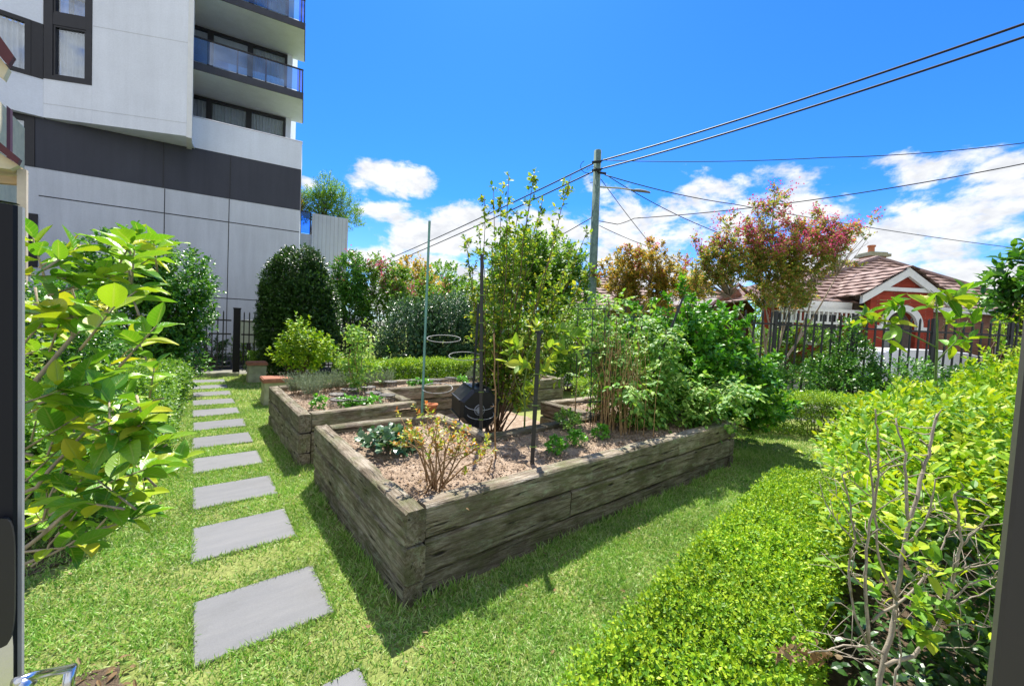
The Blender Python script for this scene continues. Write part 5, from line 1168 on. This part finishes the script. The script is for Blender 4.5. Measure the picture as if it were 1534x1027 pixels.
def spray_tree(name, lab, cat, base, blobs, n, mat, seed, ll, lw, Ls=.6, side=9, k=8, sub=.22, trunks=6, srad=.05, up=.8, bark=None, pink=0, ph=.1, T='two', inner=.35, group=None, droop=.0):
    """a crown made of leafy sprays: each spray is a twig with short leafy side shoots, carried by forked limbs"""
    r = np.random.default_rng(seed); base = np.array(base, float); t = thing(name, base, lab, cat, group); lf = Geo(); st = Geo(); bl = Geo()
    tot = sum(b[3]*b[4]*b[5] for b in blobs); ctr = np.mean([b[:3] for b in blobs], axis=0); forks = []
    for i in range(trunks):
        b = blobs[i % len(blobs)]; q = base+(np.array(b[:3])-base)*.72+r.normal(size=3)*.12*b[3]; m1 = base+(q-base)*.45+r.normal(size=3)*.07*np.linalg.norm(q-base)+UP*.1
        P = np.array([base+r.normal(size=3)*[srad, srad, 0], base+(m1-base)*.5+r.normal(size=3)*.04, m1, (m1+q)/2+r.normal(size=3)*.05, q]); st.tube(P, [srad, srad*.85, srad*.7, srad*.5, srad*.35], 7); forks += [P[2], P[3], P[4]]
    forks = np.array(forks)
    for b in blobs:
        m = max(2, int(n*(b[3]*b[4]*b[5]/tot)**1)); P, d = blob(m, b[:3], b[3:6], r, .22, inner, -.75)
        for p, q in zip(P, d):
            dv = norm(q*.8+UP*up+rand_unit(1, r)[0]*.45); L_ = Ls*r.uniform(.6, 1.3); e = p+dv*L_*.5-UP*droop*L_; s0 = p-dv*L_*.5; c = s0+(e-s0)*.5+r.normal(size=3)*.05*L_
            f_ = forks[np.argmin(np.linalg.norm(forks-s0, axis=1))]; st.tube([f_, (f_+s0)/2+r.normal(size=3)*.06*np.linalg.norm(f_-s0), s0, c, e], [srad*.28, srad*.2, srad*.13, srad*.09, srad*.04], 4)
            tt = r.uniform(.0, 1.0, side)**.8; S = s0+(e-s0)*tt[:, None]+(c-(s0+e)/2)*(4*tt*(1-tt))[:, None]; Dv = norm(rand_unit(side, r)*.9+dv*.8)
            add_sp(lf, S, Dv, r.uniform(.5, 1.2, side)*sub*(1.15-.5*tt), k, ll, lw, r, T)
            if pink and p[2] > ctr[2]-.35*b[5] and r.uniform() < pink:
                cN = 46; S = e+dv*r.uniform(-.3, .22, cN)[:, None]*Ls+r.normal(size=(cN, 3))*ph; bl.leaves(S, rand_unit(cN, r), rand_unit(cN, r), r.uniform(.04, .085, cN), r.uniform(.02, .038, cN), 'two')
    lf.build('leaves', mat, t); st.build('branches', bark or MPALEB, t, True)
    if pink and bl.V: bl.build('blossoms', LG_PINK, t)
    return t
spray_tree('crepe_myrtle', 'light green crepe myrtle with a few pink flower heads behind the round bush', 'tree', (5.2, 13.8, 0), [(4.9, 13.8, 2.3, 1.2, .9, 1.2), (6.4, 13.9, 2.3, 1.2, .9, 1.1), (4.6, 13.8, 3.2, .55, .5, .6), (7.6, 14.0, 2.3, 1.0, .8, .9), (5.7, 13.8, 3.2, .4, .4, .65)], 230, LG_MID, 55, .10, .036, .7, 10, 8, .25, 7, .04, pink=.22, ph=.07)
spray_tree('crepe_myrtle', 'large crepe myrtle with bright pink flower heads and spreading branches, left of the bungalow', 'tree', UV(9.5, 14.4, 0), [tuple(UV(u, v, z))+(a, b, c) for u, v, z, a, b, c in ((7.3, 14.4, 4.1, .8, .8, .8), (8.4, 14.2, 4.4, .9, .8, 1.0), (9.4, 14.4, 4.3, .9, .9, 1.2), (10.5, 14.4, 4.6, .9, .8, 1.1), (11.5, 14.3, 5.0, .7, .7, .7), (12.3, 14.2, 5.6, .4, .4, .4), (8.8, 14.4, 5.8, .5, .5, .7), (9.2, 14.4, 6.7, .25, .3, .5), (10.4, 14.4, 5.7, .5, .5, .6), (7.6, 14.4, 5.2, .4, .4, .7), (6.7, 14.4, 3.5, .6, .6, .6), (9.8, 14.4, 3.1, 1.5, .8, .6), (11.3, 14.4, 5.7, .3, .3, .4), (7.0, 14.4, 4.6, .5, .5, .6))], 400, LG_CREPE, 56, .10, .037, .75, 11, 8, .26, 9, .05, .9, pink=.85, ph=.115)
spray_tree('crepe_myrtle', 'smaller bronze leaved crepe myrtle behind the power pole, left of the big one', 'tree', UV(5.4, 16.4, 0), [tuple(UV(u, v, z))+(a, b, c) for u, v, z, a, b, c in ((4.3, 16.4, 3.8, .9, .8, .8), (5.3, 16.4, 4.1, .9, .8, .9), (6.4, 16.4, 3.8, .9, .8, .8), (5.7, 16.4, 5.0, .4, .4, .55), (4.5, 16.4, 4.8, .45, .45, .5), (7.5, 16.5, 3.5, .8, .7, .7), (5.4, 16.5, 2.8, 1.7, .8, .7))], 230, LG_CREPE2, 57, .11, .042, .8, 11, 8, .28, 8, .05, .8, pink=.16, ph=.08)
# street trees seen between the apple stems and the pole
bush('street_tree', 'dense mid green tree in the distance behind the apple stems', 'tree', UV(.8, 19, 0), [tuple(UV(u, 19, z))+(a, b, c) for u, z, a, b, c in ((.2, 4.3, 1.5, 1.3, 1.6), (1.6, 4.2, 1.5, 1.3, 1.5), (2.7, 3.6, 1.3, 1.2, 1.6), (.6, 2.8, 2.2, 1.2, 1.6))], 3200, 9, .15, .06, LG_MID, 58, Ls=.35, stems=7, srad=.1, amp=.2)
bush('street_tree', 'low distant dark tree on the skyline right of the long green stake', 'tree', UV(-3.4, 36, 0), [tuple(UV(u, 36, z))+(a, b, c) for u, z, a, b, c in ((-4.4, 3.6, 2.4, 2, 2.0), (-1.6, 3.4, 2.2, 2, 1.8), (-6.8, 4.4, 2.0, 2, 2.4))], 1300, 8, .26, .1, LG_MID, 59, Ls=.5, stems=6, srad=.12)
bush('street_tree', 'distant olive brown tree on the skyline left of the long green stake', 'tree', UV(-7.6, 30, 0), [tuple(UV(u, 30, z))+(a, b, c) for u, z, a, b, c in ((-7.9, 4.4, 1.5, 1.3, 1.9), (-6.6, 3.8, 1.3, 1.3, 1.6))], 700, 8, .2, .08, LG_CREPE2, 60, Ls=.4, stems=6, srad=.1)
bush('terrace_tree', 'feathery grey green tree growing above the terrace wall beside the tower', 'tree', TERR_TOP, [(TERR_TOP[0]+dx, TERR_TOP[1]+dy, TERR_TOP[2]+dz, a, b, c) for dx, dy, dz, a, b, c in ((-.2, 0, .9, .9, .8, .8), (.8, 0, .9, .9, .8, .8), (.2, 0, 1.5, .7, .7, .7), (1.3, -.2, .2, .55, .6, .7), (-1.1, 0, .5, .7, .6, .5))], 1100, 9, .14, .022, LG_MID, 61, Ls=.35, stems=9, srad=.05, amp=.3)
bush('terrace_tree', 'brownish wispy shrub on the terrace close against the tower corner', 'tree', TERR_TOP-arr(1.6, 0, 0), [(TERR_TOP[0]-1.5, TERR_TOP[1], TERR_TOP[2]+.55, .6, .5, .55)], 300, 8, .12, .018, LG_CREPE2, 62, Ls=.3, stems=9, srad=.02, amp=.3)
bush('street_tree', 'far dark tree row on the skyline behind the gap between the cottages', 'tree', UV(14, 44, 0), [tuple(UV(u, 44, z))+(a, b, c) for u, z, a, b, c in ((9, 3.2, 3.4, 2.5, 2.4), (14, 3.0, 3.4, 2.5, 2.2), (19, 3.4, 3.2, 2.5, 2.4), (26, 3.2, 3.6, 2.5, 2.4))], 1900, 8, .3, .12, LG_MID, 65, Ls=.6, stems=9, srad=.14)
# big leaved tree at the right edge beyond the fence
bt = UV(15.6, 12.6, 0)
bush('frangipani_tree', 'large leaved tree, bright green above, at the right edge against the sky', 'tree', bt, [tuple(UV(u, 12.6, z))+(a, b, c) for u, z, a, b, c in ((15.9, 3.5, .55, .6, .4), (16.6, 4.2, .5, .6, .75), (16.7, 3.2, .7, .7, .8))], 170, 7, .36, .085, LG_DEEP, 63, T='mid', Ls=.35, stems=7, srad=.06, amp=.2)
bush('roadside_shrub', 'yellow green shrub against the dark timber fence at the right edge', 'shrub', UV(16.2, 11.8, 0), [tuple(UV(u, 11.8, z))+(a, b, c) for u, z, a, b, c in ((15.6, 2.2, .9, .7, .7), (16.6, 1.9, .9, .7, 1.0))], 500, 8, .1, .03, LG_GOLD, 64, Ls=.2)
# --- citrus beside the bed, climbers on the street fence, loquat
spray_tree('citrus_tree', 'dense rich green citrus tree standing beyond the right end of the front bed', 'tree', (6.25, 2.75, 0), [(6.2, 2.8, 1.05, .8, .75, .75), (6.0, 3.1, 1.55, .62, .6, .55), (6.5, 2.6, .6, .75, .7, .5), (5.95, 3.0, 2.0, .22, .25, .4), (6.6, 2.7, 1.7, .3, .3, .4), (5.5, 3.5, 1.4, .5, .45, .5), (5.75, 2.6, .7, .4, .4, .5), (6.95, 2.4, 1.0, .3, .3, .4)], 270, LG_CITR, 71, .092, .031, .44, 9, 7, .15, 6, .03, .95, bark=MBARK, T='mid', inner=.3)
bush('citrus_sapling', 'young bright green round citrus behind the far corner of the back bed', 'tree', (1.75, 9.0, 0), [(1.82, 9.0, .88, .42, .4, .34), (1.75, 9.0, 1.2, .24, .24, .32), (2.12, 9.0, .8, .28, .3, .22), (1.5, 9.0, .78, .22, .2, .2)], 420, 7, .075, .027, LG_HEDGE, 72, T='mid', Ls=.17, srad=.018, up=.8)
bush('fence_shrub', 'low dark shrubs lining the inside of the street fence at its right end', 'shrub', UV(9.4, 9.0, 0), [tuple(UV(u, v, z))+(a, b, c) for u, v, z, a, b, c in ((7.7, 9.0, .6, .7, .5, .6), (9.0, 8.9, .62, .8, .5, .62), (10.3, 8.8, .62, .8, .5, .6), (11.5, 8.7, .7, .8, .5, .65), (6.6, 9.1, .5, .6, .4, .5))], 2000, 8, .07, .025, LG_DEEP, 75, Ls=.16, stems=8)
vc = UV(8.0, 9.4, .3)
bush('climbing_vine', 'dark leafy climber covering a stretch of the street picket fence', 'vine', vc, [tuple(UV(u, 9.4, z))+(a, b, c) for u, z, a, b, c in ((8.0, 1.5, .34, .22, .62), (8.35, .95, .5, .3, .6), (7.5, .8, .45, .3, .5), (6.2, .7, .5, .3, .45))], 1100, 8, .065, .024, LG_DEEP, 73, Ls=.16, srad=.01)
bush('yard_shrub', 'pale green shrub on the far yard in front of the white veranda valance', 'shrub', UV(11.2, 16.6, .4), [tuple(UV(u, 16.6, z))+(a, b, c) for u, z, a, b, c in ((10.6, 1.2, 1.1, .7, .8), (12.6, 1.3, 1.0, .7, .95), (14.4, 1.1, .8, .6, .8))], 700, 8, .13, .045, LG_MID, 74, Ls=.25)
lq = thing('loquat_sapling', D(1404, 620, 4.3), 'sparse sapling with large drooping yellow green leaves in front of the street fence', 'tree')
rl = np.random.default_rng(91); cl = []
for (x, y, n) in ((1395, 440, 7), (1420, 450, 7), (1360, 455, 6), (1440, 445, 6), (1330, 450, 5), (1410, 480, 6), (1445, 470, 6), (1455, 490, 4), (1310, 480, 5), (1335, 487, 5), (1295, 470, 5), (1280, 475, 4), (1450, 515, 5), (1425, 515, 5), (1385, 465, 5), (1325, 510, 3), (1290, 490, 4)): cl.append((x, y, 4.3+rl.normal()*.15, n, rl.normal()*.7, .2+rl.normal()*.4))
leafy_limb(lq, [([(1404, 640, 4.3), (1402, 560, 4.3), (1404, 500, 4.3), (1402, 440, 4.3)], .022), ([(1404, 520, 4.3), (1340, 490, 4.3), (1290, 475, 4.3)], .012), ([(1404, 540, 4.3), (1430, 510, 4.25), (1450, 480, 4.25)], .012)], cl, LG_LEMON, MGSTEM, .19, .042, 92, k=7, upn=.6, flat=1.0)

# --- apple tree of upright whips in the notch
r = np.random.default_rng(101); ab = np.array([3.15, 4.15, 0.02]); ap = thing('apple_tree', ab, 'tall narrow young apple tree of many upright whips in the middle of the garden', 'tree'); st = Geo(); lf = Geo()
da = float(ab @ fw-CAMZ*fw[2])
WH = [(732, 292), (745, 285), (766, 262), (797, 258), (812, 300), (848, 262), (725, 345), (708, 360), (778, 320), (830, 335), (800, 330), (760, 340), (850, 370), (868, 345), (785, 350), (742, 370), (820, 390), (770, 380), (880, 400), (715, 400), (840, 400), (795, 300), (755, 300), (862, 420), (735, 420), (808, 420)]
for i, (px, py) in enumerate(WH):
    tip = D(790+(px-790)*1.12, py, da+r.normal()*.25); b0 = ab+arr(r.normal()*.05, r.normal()*.05, 0); f0 = b0+(tip-b0)*.28; f0[:2] = b0[:2]+(tip-b0)[:2]*.45+r.normal(size=2)*.03
    P = []
    for s_ in np.linspace(0, 1, 12): P.append((1-s_)**2*b0+2*s_*(1-s_)*f0+s_*s_*tip+r.normal(size=3)*.012)
    P = np.array(P); st.tube(P, np.linspace(.011, .0035, 12), 6)
    L_ = np.linalg.norm(tip-b0); nn = int(66*(1.0 if i > 6 else .85)); lo = .33 if i > 6 else .36
    tt = r.uniform(lo, 1.0, nn); S = np.array([P[int(q*11)]+(P[min(11, int(q*11)+1)]-P[int(q*11)])*(q*11 % 1) for q in tt])
    bare = (i < 6) & (tt > .60) & (tt < .80) if i < 6 else np.zeros(nn, bool)
    S = S[~bare]; tb = tt[~bare]
    Dv = norm(rand_unit(len(S), r)*[1, 1, .5]+UP*.55); Ls = r.uniform(.05, .2, len(S))*np.where(tt[~bare] > .82, .6, 1.0)
    add_sp(lf, S, Dv, Ls, 5, .07, .023, r, 'mid', upn=.6)
    for a, b, c in zip(S[::2], Dv[::2], Ls[::2]): st.tube([a, a+b*c], [.0035, .0018], 4)
st.build('branches', MBARK, ap, True); lf.build('leaves', LG_APPLE, ap)
# --- broad leaved eggplant by the middle stake
eg = thing('eggplant', (2.75, 3.0, .47), 'broad leaved light green vegetable plant with yellowing leaves right behind the middle stake', 'plant')
rl = np.random.default_rng(111); cl = []; de = 4.05
for (x, y, n) in ((775, 520, 6), (800, 505, 6), (835, 495, 7), (850, 505, 6), (820, 520, 6), (845, 530, 6), (785, 545, 6), (770, 555, 5), (808, 560, 6), (775, 590, 6), (790, 610, 5), (820, 545, 5), (762, 535, 5), (800, 585, 5), (855, 520, 4), (830, 560, 5)): cl.append((x, y, de+rl.normal()*.12, n, rl.normal()*.6, .35+rl.normal()*.4))
leafy_limb(eg, [([(787, 640, de), (785, 580, de), (790, 530, de), (805, 500, de)], .014), ([(787, 600, de), (815, 560, de), (840, 505, de)], .010), ([(786, 610, de), (772, 570, de), (768, 530, de)], .008)], cl, LG_EGG, MGSTEM, .15, .044, 112, k=6, upn=.45, flat=1.0)
# --- blueberry bush in the near corner
r = np.random.default_rng(121); bb0 = np.array(G(655, 735, .46)); bl = thing('blueberry_bush', bb0, 'open twiggy bush with yellow and reddish leaves in the near corner of the front bed', 'shrub'); st = Geo(); tips = []
dB = float(bb0 @ fw-CAMZ*fw[2])
for (px, py) in ((600, 625), (615, 640), (640, 615), (655, 640), (680, 645), (700, 650), (725, 660), (690, 665), (665, 655), (630, 660), (710, 675), (735, 680), (605, 660), (648, 628)):
    tip = D(px, py, dB+r.normal()*.10); b0 = bb0+r.normal(size=3)*[.035, .035, 0]; mid = b0+(tip-b0)*.5+arr(0, 0, .03)+r.normal(size=3)*.025
    P = np.array([b0-UP*.03, (b0+mid)/2+r.normal(size=3)*.012, mid, (mid+tip)/2+r.normal(size=3)*.012, tip]); st.tube(P, [.0075, .0062, .005, .0038, .0022], 6); tips.append((tip, norm(tip-mid)))
    for j in range(5):
        q = P[2]+(P[4]-P[2])*r.uniform(-.3, .95); dv = norm(norm(tip-b0)+rand_unit(1, r)[0]*.8)*r.uniform(.05, .13); st.tube([q, q+dv*.6+r.normal(size=3)*.008, q+dv], [.003, .0022, .0012], 4); tips.append((q+dv*.75, norm(dv)))
st.build('branches', MDRY, bl, True); lf = Geo(); S = np.array([a for a, _ in tips]); Dv = np.array([b for _, b in tips]); up_ = S[:, 2] > bb0[2]+.10
add_sp(lf, S[up_], Dv[up_]+UP*.4, .055, 8, .033, .011, r, 'mid'); lf.build('leaves', LG_BLUEB, bl)
n = 60; lf = Geo(); P = bb0+r.normal(size=(n, 3))*[.13, .13, .0]+arr(0, 0, .03); lf.leaves(P, rand_unit(n, r)*[1, 1, .4], UP+rand_unit(n, r)*.6, r.uniform(.02, .05, n), r.uniform(.006, .012, n), 'mid', r.uniform(.5, 3, n)); tag(lf.build('fallen_leaves', LG_DRY), kind='stuff')
# --- small crops on the mulch
def tuft(name, lab, cat, x, y, rad, h, n, k, ll, lw, mat, seed, T='mid', group=None, z=.475, up=.9):
    r = np.random.default_rng(seed); t = thing(name, (x, y, z), lab, cat, group); g = Geo(); P, d = blob(n, (x, y, z+h*.45), (rad, rad, h*.55), r, .2, .4, -.4); add_sp(g, P, norm(d+UP*up), ll*1.1, k, ll, lw, r, T); g.build('leaves', mat, t)
    s = Geo()
    for i in range(7): q = P[int(r.integers(len(P)))]; s.tube([(x+r.normal()*.01, y+r.normal()*.01, z-.02), ((x+q[0])/2, (y+q[1])/2, z+h*.3), q], [.003, .0025, .0015], 4)
    s.build('stems', MGSTEM, t); return t
for (px, py, rd, h, lab) in ((834, 680, .075, .12, 'bright basil clump on the mulch right of the middle black stake'), (862, 668, .085, .14, 'taller bright basil clump touching the front rail of the bed'), (901, 657, .085, .11, 'deep green herb clump at the edge of the tomato tangle')):
    p = G(px, py, .475); tuft('basil_plant', lab, 'herb', p[0], p[1], rd, h, 46, 6, .036, .013, LG_BASIL, int(px), group='herb clumps on the mulch')
for (px, py, lab) in ((850, 645, 'grey green herb clump behind the basil by the notch rail'), (935, 640, 'leafy tomato seedling at the foot of the dry stems')):
    p = G(px, py, .475); tuft('herb_clump', lab, 'herb', p[0], p[1], .12, .2, 60, 6, .045, .015, LG_TOM, int(px))
pk = G(585, 675, .475); tuft('pumpkin_seedling', 'sprawling grey green leafy plant on the mulch left of the twiggy bush', 'plant', pk[0], pk[1], .22, .12, 70, 5, .075, .034, LG_BLUE, 131, up=.5)
for (x, y, lab) in ((1.52, 5.05, 'small bright lettuce between the front wire guards, left'), (1.83, 5.0, 'small bright lettuce between the front wire guards, right'), (3.2, 6.25, 'small lettuce on the narrow strip left of the green stake'), (3.95, 6.25, 'small lettuce on the narrow strip right of the green stake'), (1.22, 5.2, 'small lettuce near the left rail of the back bed'), (1.62, 4.98, 'tiny seedling inside the front wire guard'), (3.02, 6.3, 'tiny seedling inside a narrow strip wire guard')):
    tuft('lettuce_seedling', lab, 'seedling', x, y, .075, .11, 22, 5, .055, .022, LG_BASIL, int(x*1000), group='seedlings of the back bed')
LAV = [(1.18, 6.3), (1.38, 6.42), (1.6, 6.35), (1.82, 6.45), (1.3, 5.95), (2.25, 6.45), (2.55, 6.5)]; lavn = ['at the far left corner', 'second from the far left corner', 'in front of the citrus sapling', 'beside the bean plant, left', 'along the left rail', 'right of the bean plant', 'last before the narrow strip guards']
for (x, y), l in zip(LAV, lavn):
    r = np.random.default_rng(int(x*777)); t = thing('lavender_bush', (x, y, .47), 'grey green lavender clump '+l, 'herb', 'lavender clumps of the back bed'); g = Geo(); n = 120
    a = r.uniform(0, 6.28, n); q = np.sqrt(r.uniform(0, 1, n)); S = np.stack([x+.05*q*np.cos(a), y+.05*q*np.sin(a), np.full(n, .48)], 1); Dv = norm(np.stack([q*np.cos(a)*.6, q*np.sin(a)*.6, np.ones(n)], 1)+rand_unit(n, r)*.12)
    add_sp(g, S+Dv*.05, Dv, r.uniform(.14, .30, n), 9, .036, .006, r, spread=.7); g.build('foliage', LG_SILV, t); s = Geo()
    for p, d in zip(S[::4], Dv[::4]): s.tube([p-UP*.02, p+d*.2], [.0022, .001], 3)
    s.build('stems', MDRY, t)
sv = G(697, 571, .5); r = np.random.default_rng(5)
tuft('silver_herb', 'spiky silver grey herb at the right end of the back strip, beside the compost tumbler', 'herb', 4.35, 6.25, .2, .3, 120, 8, .07, .006, LG_SILV, 141, 'two')
# staked bean plant in the back bed
bn = thing('bean_plant', (2.05, 6.25, .47), 'tall staked bean plant with pale leaves rising from the back bed', 'plant'); r = np.random.default_rng(151); g = Geo(); s = Geo()
for k in range(5):
    x, y = 2.05+r.normal()*.09, 6.25+r.normal()*.07; h = r.uniform(.75, 1.15); P = np.array([(x+.03*math.sin(i*1.3+k), y+.03*math.cos(i*1.1+k), .47+h*i/8) for i in range(9)]); s.tube(P, np.linspace(.006, .003, 9), 5)
    S = np.array([P[int(r.integers(1, 9))]+r.normal(size=3)*.03 for _ in range(36)]); add_sp(g, S, rand_unit(36, r)+UP*.2, .12, 5, .06, .021, r, 'mid')
S = np.array([2.3+0*r.normal(size=30), 6.2+.1*r.normal(size=30), .95+.1*r.normal(size=30)]).T+r.normal(size=(30, 3))*[.13, .05, .06]; add_sp(g, S, rand_unit(30, r), .12, 5, .055, .018, r, 'mid')
g.build('leaves', LG_TOM, bn); s.build('stems', MDRY, bn)
# --- tomato tangle at the right end of the front bed
TOM = [(3.95, 2.95, 1.45, 'dry brown tomato plant on the wire trellis, its leaves mostly withered', .5), (4.35, 3.3, 1.65, 'tomato plant behind the dry one, pale at the top', .9), (4.5, 2.6, 1.15, 'leafy tomato plant in the middle of the tangle', 1.0), (4.95, 2.9, 1.3, 'tall feathery tomato plant at the right of the tangle', 1.0), (4.75, 2.25, .55, 'tomato plant that spills over the front rail', 1.0), (5.05, 2.15, .5, 'trailing tomato plant hanging over the right end of the bed', 1.0), (4.15, 2.5, .6, 'low tomato plant beside the dry brown stems', .9)]
def compound(g, S, Dv, r, L=.2, ll=.068, lw=.023):
    """feathery leaves: five to seven leaflets along a drooping rib"""
    n = len(S); Dv = norm(Dv*[1, 1, .6]); sd_ = norm(np.cross(Dv, UP+.01))
    for j in range(7):
        t_ = .25+.25*(j//2) if j < 6 else 1.0; sg = 0 if j == 6 else (1 if j % 2 else -1)
        P = S+Dv*(L*t_)+UP*(-.35*L*t_*t_); A = norm(Dv*(.5+(sg == 0))+sd_*sg*.9-UP*.35+rand_unit(n, r)*.3); z = r.uniform(.7, 1.2, n); g.leaves(P, A, UP+rand_unit(n, r)*.4, ll*z, lw*z, 'mid', r.uniform(.5, 2.2, n))
for i, (x, y, h, lab, dens_) in enumerate(TOM):
    r = np.random.default_rng(160+i); t = thing('tomato_plant', (x, y, .47), lab, 'plant', 'tomato plants of the front bed'); s = Geo(); g = Geo(); dg = Geo()
    for k in range(8 if h > .7 else 6):
        sp = .12 if h > .7 else .3
        tip = arr(x+r.normal()*sp*1.6, y+r.normal()*sp*1.3, .47+h*r.uniform(.7, 1.08)); b0 = arr(x+r.normal()*.06, y+r.normal()*.06, .45); P = np.array([b0+(tip-b0)*q+r.normal(size=3)*.025+arr(0, 0, .12*math.sin(q*3.1)*(h < .7)) for q in np.linspace(0, 1, 8)]); s.tube(P, np.linspace(.007, .003, 8), 5)
        m = int(27*dens_); idx = r.integers(1 if dens_ > .8 else 3, 8, m); S = P[idx]+r.normal(size=(m, 3))*.05; Dv = rand_unit(m, r)+arr(-.25, -.35, .15)*(1 if h < .7 else .4); compound(g, S, Dv, r, .17)
        m2 = 26 if dens_ < .6 else 5; S = P[r.integers(0, 6, m2)]; dg.leaves(S+r.normal(size=(m2, 3))*.04, rand_unit(m2, r)-UP*.9, rand_unit(m2, r), r.uniform(.05, .14, m2), r.uniform(.004, .014, m2), 'mid', r.uniform(1, 3, m2))
        for j in range(5): q = P[int(r.integers(2, 8))]; dv = rand_unit(1, r)[0]*.16; s.tube([q, q+dv*.5-UP*.01, q+dv-UP*.05], [.0035, .0025, .0015], 4)
    s.build('stems', MDRY if dens_ < .95 else MGSTEM, t, True); g.build('leaves', LG_TOM, t); dg.build('dry_leaves', LG_DRY, t)
dry = thing('dry_stalks', (3.95, 3.0, .47), 'bundle of leafless straw coloured stalks behind the wire trellis', 'plant'); r = np.random.default_rng(181); s = Geo()
for k in range(80): b0 = arr(3.95+r.normal()*.24, 2.72+r.normal()*.16, .46); s.tube([b0, b0+arr(r.normal()*.04, r.normal()*.04, .5), b0+arr(r.normal()*.1, r.normal()*.08, r.uniform(.6, 1.25))], [.0045, .004, .002], 4)
s.build('stalks', plain('straw_stalk', (.42, .27, .13), .9, .1, var=.4, scale=30), dry)
# thin bare whips on the mulch
for (px, py, qx, qy, lab) in ((743, 690, 740, 500, 'thin bare brown whip rising from the mulch left of the middle stake'), (730, 712, 738, 688, 'short broken twig stuck in the mulch near the twiggy bush')):
    p = np.array(G(px, py, .45)); d_ = float(p @ fw-CAMZ*fw[2]); t = thing('bare_whip', p, lab, 'twig'); g = Geo(); q = D(qx, qy, d_); g.tube([p+(q-p)*k/9+rng.normal(size=3)*.006 for k in range(10)], np.linspace(.009, .005, 10), 6); g.build('stem', MDRY, t, True)
    g = Geo(); m = 5
    for k in range(m): a = p+(q-p)*(.3+.13*k); dv = rand_unit(1)[0]*.05+UP*.02; g.tube([a, a+dv], [.003, .0015], 4)
    g.build('side_twigs', MDRY, t)
# bare patches and mulch under the shrubs
def patch(name, pts, z=.008):
    q = []
    for i, a in enumerate(pts):
        b = pts[(i+1) % len(pts)]; m = max(2, int(math.hypot(b[0]-a[0], b[1]-a[1])/.03))
        for k in range(m): x, y = a[0]+(b[0]-a[0])*k/m, a[1]+(b[1]-a[1])*k/m; q.append((x+.035*mnoise.noise((x*9, y*9, 1)), y+.035*mnoise.noise((x*9, y*9, 7))))
    pts = q; g = Geo(); g.add([(x, y, z+.004*math.sin(i)) for i, (x, y) in enumerate(pts)], [tuple(range(len(pts)))]); return tag(g.build(name, MDIRT), kind='structure')
MDIRT = plain('dry_dirt', (.15, .11, .075), .95, .1, var=.5, scale=22, bs=.9, bd=.02)
patch('soil_patch', [(-.22, 2.1), (-.19, 2.25), (-.24, 2.37), (-.34, 2.42), (-.44, 2.36), (-.47, 2.2), (-.38, 2.08)], .001)
patch('border_soil', [(-1.6, 3.3), (-.55, 3.55), (-.28, 4.6), (-.22, 7.0), (-.2, 9.5), (-.3, 12.3), (-2.6, 12.3), (-2.6, 3.3)], .004)
patch('hedge_soil', [(.5, .2), (2.0, .25), (9.5, -2.5), (9.8, .9), (6.5, 1.0), (5.4, .9), (1.0, .55)], .004)

# litter on the lawn: fallen leaves and clover
r = np.random.default_rng(201); g = Geo(); n = 40; P3 = np.stack([r.normal(-.33, .07, n), r.normal(2.26, .09, n), r.uniform(.006, .02, n)], 1); g.leaves(P3, rand_unit(n, r)*[1, 1, .3], UP+rand_unit(n, r)*.6, r.uniform(.02, .06, n), r.uniform(.004, .012, n), 'mid', r.uniform(.3, 3, n)); n = 170; P2 = grass_pts(400, -.9, 4.6, 1.0, 6.2, r)[:n]; P = np.concatenate([P2, r.uniform(.006, .022, (len(P2), 1))], 1); n = len(P)
g.leaves(P, rand_unit(n, r)*[1, 1, .25], UP+rand_unit(n, r)*.4, r.uniform(.015, .045, n), r.uniform(.005, .011, n), 'mid', r.uniform(.3, 2.5, n)); tag(g.build('leaf_litter', LG_DRY), kind='stuff')
